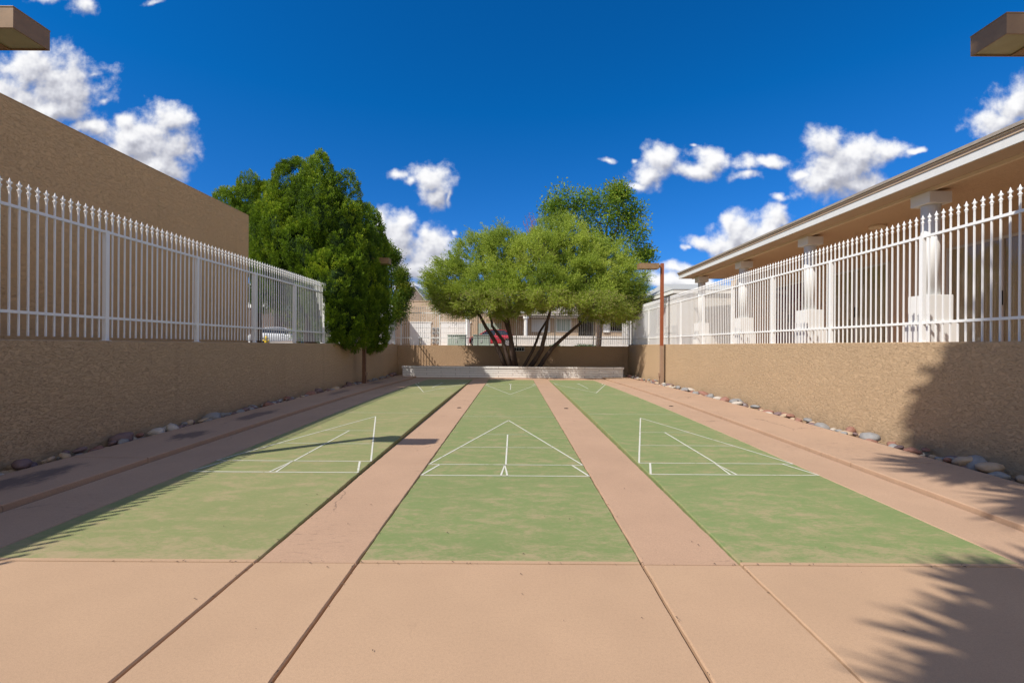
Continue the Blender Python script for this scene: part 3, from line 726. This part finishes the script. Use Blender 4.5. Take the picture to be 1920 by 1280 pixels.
def fwin(x0, x1, z0, z1, curt='grey', Y=44, n=2, par=None):
    par = par or rh
    f = MB(); fw = .07
    f.box((x0, Y-.06, z1-fw), (x1, Y+.0-.001, z1)); f.box((x0, Y-.06, z0), (x1, Y-.001, z0+fw)); f.box((x0, Y-.06, z0+fw+.001), (x0+fw, Y-.001, z1-fw-.001)); f.box((x1-fw, Y-.06, z0+fw+.001), (x1, Y-.001, z1-fw-.001))
    for k in range(1, n): c = x0+(x1-x0)*k/n; f.box((c-.02, Y-.055, z0+fw), (c+.02, Y-.002, z1-fw))
    r = f.build('window', 'white', par)
    g_ = MB(); g_.box((x0+fw, Y-.03, z0+fw), (x1-fw, Y-.004, z1-fw)); g_.build('pane', curt, r)
for (pa, pb, pt, pbm, c, n) in ((997, 1031, 598, 622, 'block', 3), (1042, 1071, 597, 622, 'xform', 3), (1143, 1168, 595, 622, 'dark', 1)):
    p, q = H(pa, pbm, 44), H(pb, pt, 44); fwin(p.x, q.x, p.z, q.z, c, 44, n)
p, q = H(1131, 623, 43.9), H(1143, 594, 43.9); m = MB(); m.box((p.x, 43.86, p.z), (q.x-.02, 43.93, q.z)); m.build('shutter', 'white', rh)
p, q = H(1085, 628, 43.9), H(1115, 596, 43.9); m = MB(); m.box((p.x, 43.93, GZ), (q.x, 43.99, q.z)); m.build('door', 'dark', rh)
bw = MB(); p, q = H(960, 629, 38.3), H(1176, 629, 38.3); bw.box((p.x, 38.3, GZ), (q.x, 38.5, p.z)); bwo = bw.build('block_wall', 'brick', at=((p.x+q.x)/2, 38.3, GZ)); tag(bwo, 'low white block wall in front of the porch house across the street', 'wall')
for i, (pa, pb, pt) in enumerate(((839, 872, 627), (887, 918, 627))):
    p, q = H(pa, pt, 26.5), H(pb, pt, 26.5); c = ((p.x+q.x)/2, 26.5, GZ)
    r = empty('utility_box', c, ('pale green utility box beyond the far fence, left of the pair' if i == 0 else 'pale green utility box beyond the far fence, in front of the red car'), 'utility box', 'green utility boxes by the street')
    m = MB(); m.box((p.x, 26.5, GZ), (q.x, 27.3, p.z-.04), .02); m.build('cabinet', 'xform', r)
    m = MB(); m.box((p.x-.03, 26.46, p.z-.039), (q.x+.03, 27.34, p.z), .01); m.build('lid', 'xform', r)
    m = MB(); m.box((c[0]-.04, 26.47, GZ+.35), (c[0]+.04, 26.499, GZ+.5)); m.build('lock', 'grey', r)
# cars
def car(name, label, cx, cy, rot, paint, length=4.6):
    r = empty(name, (0, 0, 0), label, 'car')
    hw = .88
    # stations: x along length, z bottom, z belt (body top), half width factor
    st = [(-2.30,.42,.62,.80),(-2.24,.30,.80,.90),(-1.9,.25,.93,.97),(-1.3,.24,.98,1.),(-.6,.24,.97,1.),(.3,.24,.94,1.),(1.0,.24,.90,1.),(1.6,.25,.82,.97),(2.1,.28,.70,.90),(2.30,.36,.58,.78)]
    m = MB(); rings = []
    for x, zb, zt, wf in st:
        h = hw*wf; rings.append([m.bm.verts.new(c) for c in ((x,-h*.95,zb),(x,-h,zb+.12),(x,-h*1.0,(zb+zt)/2+.05),(x,-h*.95,zt-.04),(x,-h*.84,zt),(x,h*.84,zt),(x,h*.95,zt-.04),(x,h,(zb+zt)/2+.05),(x,h,zb+.12),(x,h*.95,zb))])
    for a, b in zip(rings, rings[1:]):
        for k in range(10): m.bm.faces.new([a[k], a[(k+1) % 10], b[(k+1) % 10], b[k]])
    m.bm.faces.new(rings[0][::-1]); m.bm.faces.new(rings[-1]); body = m.build('body', paint, r, smooth=True)
    # cabin (glass) with roof
    def loft(prof, mat, nm, par):
        m = MB(); rg = [[m.bm.verts.new(c) for c in ((x,-h0,z0),(x,-h1,z1),(x,h1,z1),(x,h0,z0))] for x, z0, z1, h0, h1 in prof]
        for a, b in zip(rg, rg[1:]):
            for k in range(4): m.bm.faces.new([a[k], a[(k+1) % 4], b[(k+1) % 4], b[k]])
        m.bm.faces.new(rg[0][::-1]); m.bm.faces.new(rg[-1]); return m.build(nm, mat, par)
    loft([(-1.75,.93,.97,.78,.76),(-1.15,.93,1.33,.79,.64),(-.95,.93,1.375,.79,.62),(.1,.93,1.40,.79,.62),(.3,.92,1.385,.79,.62),(1.15,.90,.93,.78,.74)], 'darkglass', 'glasshouse', r)
    loft([(-1.22,1.34,1.37,.62,.58),(-.9,1.377,1.42,.64,.58),(-.1,1.40,1.45,.65,.58),(.28,1.388,1.42,.64,.58),(.42,1.33,1.35,.62,.58)], paint, 'roof', r)
    m = MB()
    for s in (-1, 1):
        m.tube([(-1.78, s*.79, .95), (-1.2, s*.67, 1.35)], .045, 6); m.tube([(1.15, s*.78, .92), (.38, s*.66, 1.37)], .035, 6); m.tube([(-.35, s*.80, .95), (-.4, s*.655, 1.39)], .03, 6)
    m.build('pillar', paint, r)
    for wx in (-1.38, 1.42):
        for s in (-1, 1):
            m = MB(); m.tube([(wx, s*.70, .32), (wx, s*.90, .32)], .32, 24); wh = m.build('wheel', 'tyre', r)
            m = MB(); m.tube([(wx, s*.895, .32), (wx, s*.912, .32)], .215, 20); m.build('rim', 'rim', wh)
            m = MB()
            for a in range(5):
                an = a*2*math.pi/5+.2; m.tube([(wx+.07*math.cos(an+.5), s*.915, .32+.07*math.sin(an+.5)), (wx+.17*math.cos(an), s*.915, .32+.17*math.sin(an))], .022, 5)
            m.build('spoke_gap', 'dark', wh)
            m = MB(); pts = [(wx+.37*math.cos(R(a)), s*.86, .32+.37*math.sin(R(a))) for a in range(-10, 191, 20)]; m.tube(pts, .035, 6); m.build('wheel_arch', 'dark', r)
    for s in (-1, 1):
        m = MB(); m.box((2.12, s*.62-.14, .56), (2.27, s*.62+.14, .68), .02); m.build('headlight', 'rim', r)
        m = MB(); m.box((-2.30, s*.62-.14, .66), (-2.2, s*.62+.14, .80), .02); m.build('tail_light', 'redlamp', r)
        m = MB(); m.box((.75, s*.86-.06, .93), (.87, s*.86+.1*s if s > 0 else s*.86+.06, 1.05), .02); m.build('mirror', paint, r)
        for dx in (-.9, .25): m = MB(); m.box((dx-.09, s*.885-.012, .80), (dx+.09, s*.885+.012, .83)); m.build('door_handle', paint, r)
    r.location = (cx, cy, GZ+.10); r.rotation_euler = (0, 0, rot); sc_ = length/4.6; r.scale = (sc_, sc_, sc_)
    return r
cp = H(922, 620, 40.6)
car('parked_car', 'red sedan parked in front of the porch behind the far tree', cp.x, 40.9, math.pi, 'carred', 4.75)
# things seen through the left fence
cp = H(533, 640, 38); car('parked_car', 'white sedan seen low through the left fence under the cypress', cp.x, 37.5, .25, 'carwhite')
p = H(499, 640, 30)
hy = empty('fire_hydrant', (p.x, 30, GZ), 'yellow fire hydrant seen through the left fence', 'hydrant')
m = MB(); m.lathe((p.x, 30, GZ), [(.15, 0), (.15, .05), (.10, .06), (.10, .5), (.14, .52), (.13, .6), (.07, .68), (.03, .72)], 16); m.build('barrel', 'yellow', hy)
m = MB(); m.tube([(p.x-.2, 30, GZ+.42), (p.x+.2, 30, GZ+.42)], .055, 10); m.build('nozzle', 'yellow', hy)
p = H(560, 640, 26)
bn_ = empty('recycling_bin', (p.x, 26, GZ), 'blue recycling bin seen through the left fence near the cypress', 'bin')
m = MB(); m.prism([(p.x-.22, 25.8, GZ), (p.x+.22, 25.8, GZ), (p.x+.22, 26.2, GZ), (p.x-.22, 26.2, GZ)], (0, 0, .38)); m.build('tub', 'blue', bn_)
m = MB(); m.box((p.x-.26, 25.76, GZ+.381), (p.x+.26, 26.24, GZ+.43), .01); m.build('lid', 'blue', bn_)
p, q = H(468, 578, 45), H(502, 532, 45)
lh = empty('white_gabled_house', (p.x, 45, GZ), 'pale house with brown lower wall seen through the left fence', 'house')
m = MB(); m.box((p.x-6, 45, 1.395+(648-580)/862*45), (q.x, 52, q.z)); m.build('upper_wall', 'white', lh)
m = MB(); m.box((p.x-6, 45.1, GZ), (q.x+.6, 51.9, 1.394+(648-580)/862*45)); m.build('lower_wall', 'brown', lh)
p, q = H(466, 627, 40), H(640, 627, 40)
tag(MB().box((p.x, 40, GZ), (q.x, 40.2, p.z-.1)).build('block_wall', 'block', at=(p.x, 40, GZ)), 'low white wall seen through the left fence beyond the cypress', 'wall')
p, q = H(506, 612, 47), H(600, 612, 47)
tag(MB().box((p.x, 47, GZ), (q.x, 51, p.z)).build('garden_wall', 'stucco_house', at=(p.x, 47, GZ)), 'tan wall behind the white car seen through the left fence', 'wall')
# bollard by the far left corner
p = H(788, 640, 22.3)
bo = empty('pipe_bollard', (p.x, 22.3, GZ), 'short off white pipe standing just beyond the far fence', 'pipe')
m = MB(); m.lathe((p.x, 22.3, GZ), [(.06, 0), (.06, .42), (.075, .43), (.075, .5), (.04, .55)], 14); m.build('pipe', 'cream', bo)

# ------------------------------------------------------------------ vegetation
def leaves(cent, dirs, L, Wd, hue, name, mat, parent, org, bend=.0):
    """one diamond-shaped leaf per row"""
    n = len(cent); dirs = dirs/np.maximum(np.linalg.norm(dirs, axis=1, keepdims=True), 1e-6)
    r = rng.normal(size=(n, 3)); side = np.cross(dirs, r); side /= np.maximum(np.linalg.norm(side, axis=1, keepdims=True), 1e-6)
    nr = np.cross(dirs, side)
    L = np.asarray(L).reshape(-1, 1); Wd = np.asarray(Wd).reshape(-1, 1)
    v = np.empty((n, 4, 3), np.float32); c = cent-org
    v[:, 0] = c; v[:, 1] = c+dirs*L*.5+side*Wd*.5+nr*L*bend; v[:, 2] = c+dirs*L; v[:, 3] = c+dirs*L*.5-side*Wd*.5+nr*L*bend
    me = bpy.data.meshes.new(name); me.vertices.add(n*4); me.vertices.foreach_set('co', v.reshape(-1))
    me.loops.add(n*4); me.loops.foreach_set('vertex_index', np.arange(n*4, dtype=np.int32))
    me.polygons.add(n); me.polygons.foreach_set('loop_start', np.arange(n, dtype=np.int32)*4)
    try: me.polygons.foreach_set('loop_total', np.full(n, 4, np.int32))
    except Exception: pass
    me.update(calc_edges=True)
    at = me.attributes.new('hue', 'FLOAT', 'POINT'); at.data.foreach_set('value', np.repeat(np.clip(hue, 0, 1), 4).astype(np.float32))
    return link_mesh(name, me, mat, parent)
def fib_dirs(n):
    v = rng.normal(size=(n, 3)); return v/np.linalg.norm(v, axis=1, keepdims=True)
def blob_surface(blobs, dens, inset=.97):
    C, N = [], []
    for (c, r) in blobs:
        c = np.array(c); r = np.array(r); area = 4*math.pi*((r[0]*r[1])**1.6/3+(r[0]*r[2])**1.6/3+(r[1]*r[2])**1.6/3)**(1/1.6)
        d = fib_dirs(int(area*dens)); p = c+d*r; nn = d/r; nn /= np.linalg.norm(nn, axis=1, keepdims=True)
        keep = np.ones(len(p), bool)
        for (c2, r2) in blobs:
            if np.allclose(c, c2): continue
            keep &= (((p-np.array(c2))/np.array(r2))**2).sum(1) > .80
        C.append(p[keep]); N.append(nn[keep])
    return np.concatenate(C), np.concatenate(N)
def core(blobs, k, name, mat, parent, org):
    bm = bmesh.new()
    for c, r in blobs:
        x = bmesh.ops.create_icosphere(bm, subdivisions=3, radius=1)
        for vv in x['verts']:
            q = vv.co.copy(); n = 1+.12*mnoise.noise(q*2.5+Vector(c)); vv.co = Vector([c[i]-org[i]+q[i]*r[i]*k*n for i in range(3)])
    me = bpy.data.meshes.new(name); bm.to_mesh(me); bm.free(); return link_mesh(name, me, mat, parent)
def cypress(name, label, base, blobs, dens=52, lobes=None):
    blobs = [((c[0], c[1], c[2]-(.30 if c[2] > 3.2 else 0)), q) for c, q in blobs]
    org = np.array(base)
    root = empty(name, base, label, 'tree', 'cypress trees behind the left wall')
    # big plume-shaped lobes break up the ellipsoids
    C, N = blob_surface(blobs, 3.4)
    lob = []
    for c, n in zip(C, N):
        s = rng.uniform(.24, .50); lob.append((c-n*s*.25+np.array([0, 0, .05]), (s*.8, s*.8, s*rng.uniform(1.3, 2.0))))
    C, N = blob_surface(lob, dens)
    # drop what lies deep inside the body
    keep = np.ones(len(C), bool)
    for c2, r2 in blobs: keep &= (((C-np.array(c2))/np.array(r2))**2).sum(1) > .70
    C, N = C[keep], N[keep]
    k = 44; n = len(C)
    clump_h = np.array([mnoise.noise(Vector(c)*1.3)*.5+.5 for c in C])+rng.normal(0, .10, n)
    axis = N*.6+np.array([0, 0, 1.15])+rng.normal(0, .25, (n, 3)); axis /= np.linalg.norm(axis, axis=1, keepdims=True)
    cc = np.repeat(C, k, 0); ax = np.repeat(axis, k, 0); t_ = rng.uniform(0, 1, (n*k, 1)); Lp = np.repeat(rng.uniform(.16, .30, (n, 1)), k, 0)
    rad = .062*(1-t_**1.5)+.010
    rd = rng.normal(size=(n*k, 3)); rd -= ax*(rd*ax).sum(1, keepdims=True); rd /= np.linalg.norm(rd, axis=1, keepdims=True)
    pos = cc+ax*(t_-.35)*Lp+rd*rad; d = ax+rd*.55+rng.normal(0, .2, (n*k, 3))
    hue = np.repeat(clump_h, k)*.75+t_[:, 0]*.42-.12+rng.normal(0, .09, n*k)
    leaves(pos, d, rng.uniform(.045, .085, n*k), rng.uniform(.014, .026, n*k), hue, 'crown', 'cypress', root, org, .1)
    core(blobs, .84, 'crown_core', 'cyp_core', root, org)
    bz = min(c[2]-r[2] for c, r in blobs); c0 = blobs[0][0]
    m = MB(); m.tube([(base[0], base[1], GZ-.1), (base[0], base[1], bz+1.2), (c0[0], c0[1], c0[2]-.3)], [.22, .17, .08], 12); m.build('trunk', 'bark', root, smooth=True)
    return root
def Bl(px, py, Y, rx, ry, rz): p = P(px, py, Y); return ((p.x, p.y, p.z), (rx, ry, rz))
cypress('cypress_tree', 'tall broad dark green cypress rising behind the left fence', (-6.6, 15.0, GZ),
        [Bl(615, 398, 15.0, .85, 1.1, 1.35), Bl(566, 388, 15.4, .70, 1.0, 1.25), Bl(540, 440, 15.2, .80, 1.0, 1.15), Bl(650, 450, 15.1, .90, 1.1, 1.45), Bl(590, 470, 15.0, 1.05, 1.1, 1.1), Bl(530, 465, 15.4, .6, .8, .7),
         Bl(668, 505, 15.4, .72, .95, 1.5), Bl(632, 530, 14.4, .75, .8, 1.0), Bl(640, 575, 14.5, .62, .62, .90), Bl(628, 600, 14.4, .42, .5, .50), Bl(662, 592, 15.0, .55, .6, .70), Bl(648, 612, 14.9, .42, .4, .38)])
cypress('cypress_tree', 'narrow dark cypress to the right of the tall one, overhanging the left wall', (-6.3, 17.9, GZ),
        [Bl(682, 480, 17.8, .68, .9, 1.75), Bl(690, 560, 17.8, .58, .8, 1.6), Bl(694, 612, 17.4, .50, .55, .72), Bl(672, 585, 17.2, .5, .6, .85), Bl(704, 610, 17.5, .36, .4, .50), Bl(680, 613, 17.3, .45, .4, .42)])
cypress('cypress_tree', 'farther dark green cypress peeking over the corner of the stucco building', (-10.4, 18.6, GZ),
        [Bl(478, 405, 18.6, .95, 1.1, 1.10), Bl(455, 412, 18.8, .75, 1.0, .95), Bl(498, 440, 18.4, .8, 1.0, 1.7), Bl(500, 500, 18.2, .7, .8, 1.1), Bl(520, 480, 18., .7, .8, 1.0)], 44)

def limbs(m, start, ends, r0, rnd, sag=.15):
    for e in ends:
        s = Vector(start); e = Vector(e); mid = s.lerp(e, .5)+Vector((rnd.uniform(-1, 1), rnd.uniform(-1, 1), rnd.uniform(-.2, 1)))*(e-s).length*sag
        m.tube([s, s.lerp(mid, .5)+Vector((0, 0, .02)), mid, mid.lerp(e, .6), e], [r0, r0*.8, r0*.6, r0*.35, r0*.15], 6, cap=False)
def citrus(name, label, base, blobs, n_cl, mat, k, Ll, group=None, open_=.75, trunk=True, cl=.16, hscale=1., deadtop=False):
    org = np.array(base); root = empty(name, base, label, 'tree', group)
    rnd = random.Random(len(blobs)*5+n_cl)
    C = []
    per = n_cl//len(blobs)
    for c, r in blobs:
        d = fib_dirs(per); rr = rng.uniform(open_**3, 1, (per, 1))**(1/3); C.append(np.array(c)+d*rr*np.array(r))
    C = np.concatenate(C); n = len(C)
    ch = np.array([mnoise.noise(Vector(c)*1.1)*.5+.5 for c in C])+rng.normal(0, .12, n)
    cc = np.repeat(C, k, 0); off = rng.normal(0, cl, (n*k, 3)); pos = cc+off
    d = off/np.linalg.norm(off, axis=1, keepdims=True)+rng.normal(0, .4, (n*k, 3))+np.array([0, 0, .1])
    hue = np.repeat(ch, k)+rng.normal(0, .12, n*k)+off[:, 2]*.8
    leaves(pos, d, rng.uniform(.7, 1.2, n*k)*Ll, rng.uniform(.4, .55, n*k)*Ll, hue*hscale, 'crown', mat, root, org, .08)
    m = MB(); c0 = Vector(np.mean([b_[0] for b_ in blobs], 0)); fork = Vector(base).lerp(c0, .55); fork.z = max(fork.z, min(b_[0][2]-b_[1][2] for b_ in blobs)+.2)
    m.tube([base, Vector(base).lerp(fork, .5)+Vector((.05, .03, 0)), fork], [.17, .14, .11], 10)
    for c, r in blobs:
        cv = Vector(c); limbs(m, fork, [cv], .07, rnd)
        limbs(m, cv, [cv+Vector([rnd.uniform(-1, 1)*r[i]*.75 for i in range(3)]) for _ in range(9)], .028, rnd)
    m.build('trunk', 'bark', root)
    return root
citrus('broadleaf_tree', 'small dark broadleaf tree between the narrow cypress and the far fence', (-6.3, 22.6, GZ),
       [Bl(735, 545, 21.9, .62, .6, 1.2), Bl(718, 500, 21.9, .50, .6, .9), Bl(728, 588, 21.8, .75, .5, .55), Bl(748, 572, 21.6, .42, .4, .6), Bl(737, 482, 22, .16, .2, .28), Bl(752, 520, 21.8, .22, .3, .35), Bl(722, 468, 22, .12, .2, .22), Bl(760, 545, 21.8, .2, .3, .3)], 1100, 'citrus', 26, .085, open_=.3, cl=.13)
citrus('broadleaf_tree', 'deep green shade tree seen through the left fence below the cypress', (-11.5, 24.5, GZ),
       [Bl(540, 500, 24.5, 1.9, 1.2, 1.3), Bl(560, 560, 24.5, 1.3, 1.2, 1.1), Bl(525, 545, 24.8, .8, 1., 1.2), Bl(595, 560, 24.3, 1.2, 1., 1.6), Bl(585, 610, 24.2, .9, .8, .8)], 700, 'citrus', 26, .13, open_=.3, cl=.2)
citrus('broadleaf_tree', 'tall airy broadleaf tree rising behind the fine leaved tree', (5.2, 28, GZ),
       [Bl(1052, 378, 28, 1.0, 1.2, .85), Bl(1040, 405, 28, .9, 1.0, .7), Bl(1100, 385, 28, .9, 1.1, .75), Bl(1150, 378, 28, .95, 1.1, .95), Bl(1125, 420, 28, 1.5, 1.4, 1.0), Bl(1190, 400, 28, .75, 1.0, .9),
        Bl(1180, 445, 28, 1.2, 1.2, 1.0), Bl(1090, 440, 28, 1.6, 1.4, 1.0), Bl(1205, 478, 28, .5, .6, .35), Bl(1135, 470, 28, 1.6, 1.4, .9), Bl(1158, 360, 28, .45, .5, .4)], 360, 'ash', 46, .17, open_=.45, cl=.22)

# fine leaved multi-trunk tree in the planter
def finetree():
    base = (0.45, 20.6, .36); org = np.array(base)
    root = empty('fine_leaved_tree', base, 'wide multi trunked fine leaved tree growing in the white planter', 'tree')
    T = [[(949,686),(928.5,640),(910.7,613),(900,592),(885,565)], [(958,686),(941.8,637),(922.6,611),(919.6,595),(912,560)], [(961,686),(958,631),(949,604),(937,589),(928,550)],
         [(969,686),(960,640),(953,605),(951,585),(962,550)], [(979,686),(999.8,655),(1011.6,622),(1026.5,598),(1035,570)], [(992,686),(1014.6,655),(1023.5,625),(1026.5,601),(1040,560)],
         [(1008,686),(1035.4,652),(1065,625),(1091.8,604),(1100,585)]]
    Yo = [20.75, 20.5, 20.7, 20.9, 20.6, 20.8, 20.6]; lean = [-.5, .3, -.3, .9, .6, -.6, .2]
    tr = [.11, .085, .12, .085, .075, .12, .105]
    ends = []
    for i, pts in enumerate(T):
        m = MB(); w_ = [P(px, py, Yo[i]+lean[i]*j/4) for j, (px, py) in enumerate(pts)]; w_[0].z = .33
        pp = []; rr = []
        for j in range(len(w_)-1):
            for s in (0, .5): q = w_[j].lerp(w_[j+1], s)+Vector((random.uniform(-.02, .02), random.uniform(-.02, .02), 0)); pp.append(q); rr.append(tr[i]*(1-.14*(j+s)))
        pp.append(w_[-1]); rr.append(tr[i]*.4)
        m.tube(pp, rr, 9); m.build('trunk', 'bark', root, smooth=True); ends.append(w_[-1])
    blobs = [Bl(905, 500, 20.8, 1.5, 1.5, 1.5), Bl(850, 530, 20.6, 1.2, 1.3, 1.1), Bl(945, 480, 21.0, 1.3, 1.4, 1.35), Bl(1000, 510, 20.6, 1.5, 1.5, 1.7), Bl(1060, 490, 20.6, 1.6, 1.6, 1.9), Bl(1040, 455, 20.8, 1.1, 1.2, 1.15),
             Bl(1120, 510, 20.7, 1.6, 1.6, 1.55), Bl(1165, 525, 20.8, 1.1, 1.2, 1.2), Bl(1100, 555, 20.4, 1.7, 1.5, .95), Bl(960, 560, 20.4, 1.6, 1.5, .85), Bl(890, 565, 20.5, 1.1, 1.2, .7), Bl(1165, 565, 20.8, 1.0, 1., .6), Bl(830, 545, 20.6, .8, .9, .7),
             Bl(925, 535, 19.2, 1.2, .9, .9), Bl(1020, 540, 18.9, 1.3, .9, .9), Bl(1100, 530, 19.1, 1.2, .9, 1.0), Bl(1010, 480, 19.4, 1.2, .8, 1.0),
             Bl(930, 562, 18.5, 1.1, .6, .45), Bl(1030, 566, 18.3, 1.1, .6, .45), Bl(1115, 572, 18.6, 1.1, .6, .5), Bl(1100, 580, 20.6, 1.5, 1.2, .55), Bl(1165, 580, 20.9, .8, .8, .5), Bl(880, 582, 20.6, .9, 1., .45), Bl(845, 572, 20.6, .7, .8, .45), Bl(1185, 572, 20.7, .7, .8, .6), Bl(1140, 590, 20.0, 1.1, .8, .45), Bl(960, 585, 19.6, 1., .7, .35), Bl(1000, 575, 20.9, 1.2, .8, .4)]
    cen = Vector((1.1, 20.6, 2.2))
    C, N, W = [], [], []
    for c, r in blobs:
        nb = int(50*(r[0]*r[1]*r[2])**.75)+20; d = fib_dirs(nb); rr = rng.uniform(.15, 1, (nb, 1))**(1/3)*.98; C.append(np.array(c)+d*rr*np.array(r)); N.append(d)
    C = np.concatenate(C); N = np.concatenate(N); n = len(C)
    # each centre carries a fan of thin twigs, leaves set along them
    tw = 17; lf = 17
    out = C-np.array(cen); out /= np.linalg.norm(out, axis=1, keepdims=True)
    dirs = np.repeat(out*.8+np.array([0, 0, .55]), tw, 0)+rng.normal(0, .5, (n*tw, 3)); dirs /= np.linalg.norm(dirs, axis=1, keepdims=True)
    st = np.repeat(C, tw, 0)+rng.normal(0, .05, (n*tw, 3)); Lt = rng.uniform(.28, .66, (n*tw, 1))
    s = rng.uniform(.0, 1, (n*tw, lf, 1)); droop = -(s**2)*.14
    pos = (st[:, None]+dirs[:, None]*s*Lt[:, None]); pos[..., 2:3] += droop; pos = pos.reshape(-1, 3)
    ld = np.repeat(dirs, lf, 0)+rng.normal(0, .55, (len(pos), 3))
    ch = np.array([mnoise.noise(Vector(c)*.9)*.55+.5 for c in C])
    hue = np.repeat(ch, tw*lf)*.8+rng.normal(0, .12, len(pos))-.02
    low = (pos[:, 2] < 3.6) & (rng.uniform(0, 1, len(pos)) < .22); hue[low] = .98
    leaves(pos, ld, rng.uniform(.06, .10, len(pos)), rng.uniform(.014, .022, len(pos)), hue, 'crown', 'willow', root, org, .05)
    # twigs as thin slivers, and limbs
    m = MB(); rnd = random.Random(3)
    for c, r in blobs:
        e = min(ends, key=lambda q: (q-Vector(c)).length); limbs(m, e, [Vector(c)], .035, rnd, .1)
        limbs(m, Vector(c), [Vector(c)+Vector([rnd.uniform(-1, 1)*r[i]*.85 for i in range(3)]) for _ in range(14)], .014, rnd)
    m.build('branch', 'bark', root)
    # reddish dead twigs on top
    m = MB()
    for (px, py) in ((985, 405), (992, 398), (1000, 402), (1006, 412), (980, 415), (996, 410)):
        a = P(996+random.uniform(-8, 8), 445, 21); b_ = P(px, py, 21); m.tube([a, a.lerp(b_, .5)+Vector((random.uniform(-.1, .1), 0, 0)), b_], [.018, .012, .004], 5)
        for k in range(9):
            q = a.lerp(b_, random.uniform(.3, 1)); m.tube([q, q+Vector((random.uniform(-.22, .22), random.uniform(-.2, .2), random.uniform(0, .22)))], [.007, .003], 4)
    m.build('dead_twigs', 'deadtwig', root)
finetree()
# shrubs by the street
for i, px in enumerate((1040, 1090, 1110)):
    p = P(px, 646, 31); root = empty('shrub', (p.x, 31+i*.2, GZ), ['small spiky green shrub beyond the far fence, left one of three', 'small spiky green shrub beyond the far fence, between two others', 'small spiky green shrub beyond the far fence, right one of three'][i], 'shrub', 'spiky shrubs beyond the far fence')
    n = 420; d = fib_dirs(n); d[:, 2] = np.abs(d[:, 2])+.2; c = np.array([p.x, 31+i*.2, GZ])+rng.normal(0, .18, (n, 3))*np.array([1, 1, .3])
    leaves(c, d, rng.uniform(.2, .4, n), np.full(n, .035), rng.uniform(0, 1, n), 'foliage', 'agave', root, np.array([p.x, 31+i*.2, GZ]))

# fan palms behind the camera, seen only by their shadows
def palm(label, Hh, gx, gy, size, nf, seed, flat=1.):
    bx, by = gx-.76*Hh, gy-.58*Hh
    root = empty('fan_palm', (bx, by, -.02), label, 'palm tree', 'fan palms behind the camera')
    m = MB(); m.tube([(bx, by, -.05), (bx+.03, by, Hh*.3), (bx, by+.02, Hh*.66), (bx, by, Hh-.1)], [.24, .19, .17, .19], 16); m.build('trunk', 'palmbark', root, smooth=True)
    P_, D_, L_, W_ = [], [], [], []
    rr = random.Random(seed); m = MB()
    for k in range(nf):
        az = k*2.399963; el = rr.uniform(-1.0, 1.2)*.9; pl_ = rr.uniform(.9, 1.35)*size
        d = Vector((math.cos(az)*math.cos(el), math.sin(az)*math.cos(el), math.sin(el)*flat))
        hub = Vector((bx, by, Hh))+d*pl_; hub.z -= .08
        m.tube([(bx, by, Hh-.1), Vector((bx, by, Hh))+d*pl_*.5+Vector((0, 0, .05)), hub], [.03, .022, .014], 5)
        side = d.cross(Vector((0, 0, 1))).normalized()
        for j in range(25):
            a = (j-12)/12*1.45; q = d*math.cos(a)+side*math.sin(a)+Vector((0, 0, -.12-.2*rr.random()))
            Lg = (1.15-.25*abs(a))*rr.uniform(.9, 1.1)*size; P_.append(hub); D_.append(q); L_.append(Lg); W_.append(.18*size)
    leaves(np.array([list(p) for p in P_]), np.array([list(q) for q in D_]), np.array(L_), np.array(W_), rng.uniform(0, 1, len(P_)), 'frond', 'palmleaf', root, np.array([bx, by, -.02]), .06)
    m.build('frond_stalk', 'palmbark', root)
palm('shorter fan palm behind the camera shading the slab at lower right', 7.0, 3.25, 1.28, .78, 110, 5)
palm('taller fan palm behind the camera shading the end of the right wall', 10.5, 6.38, 4.5, 1.0, 46, 11)
print('objects', len(bpy.data.objects))
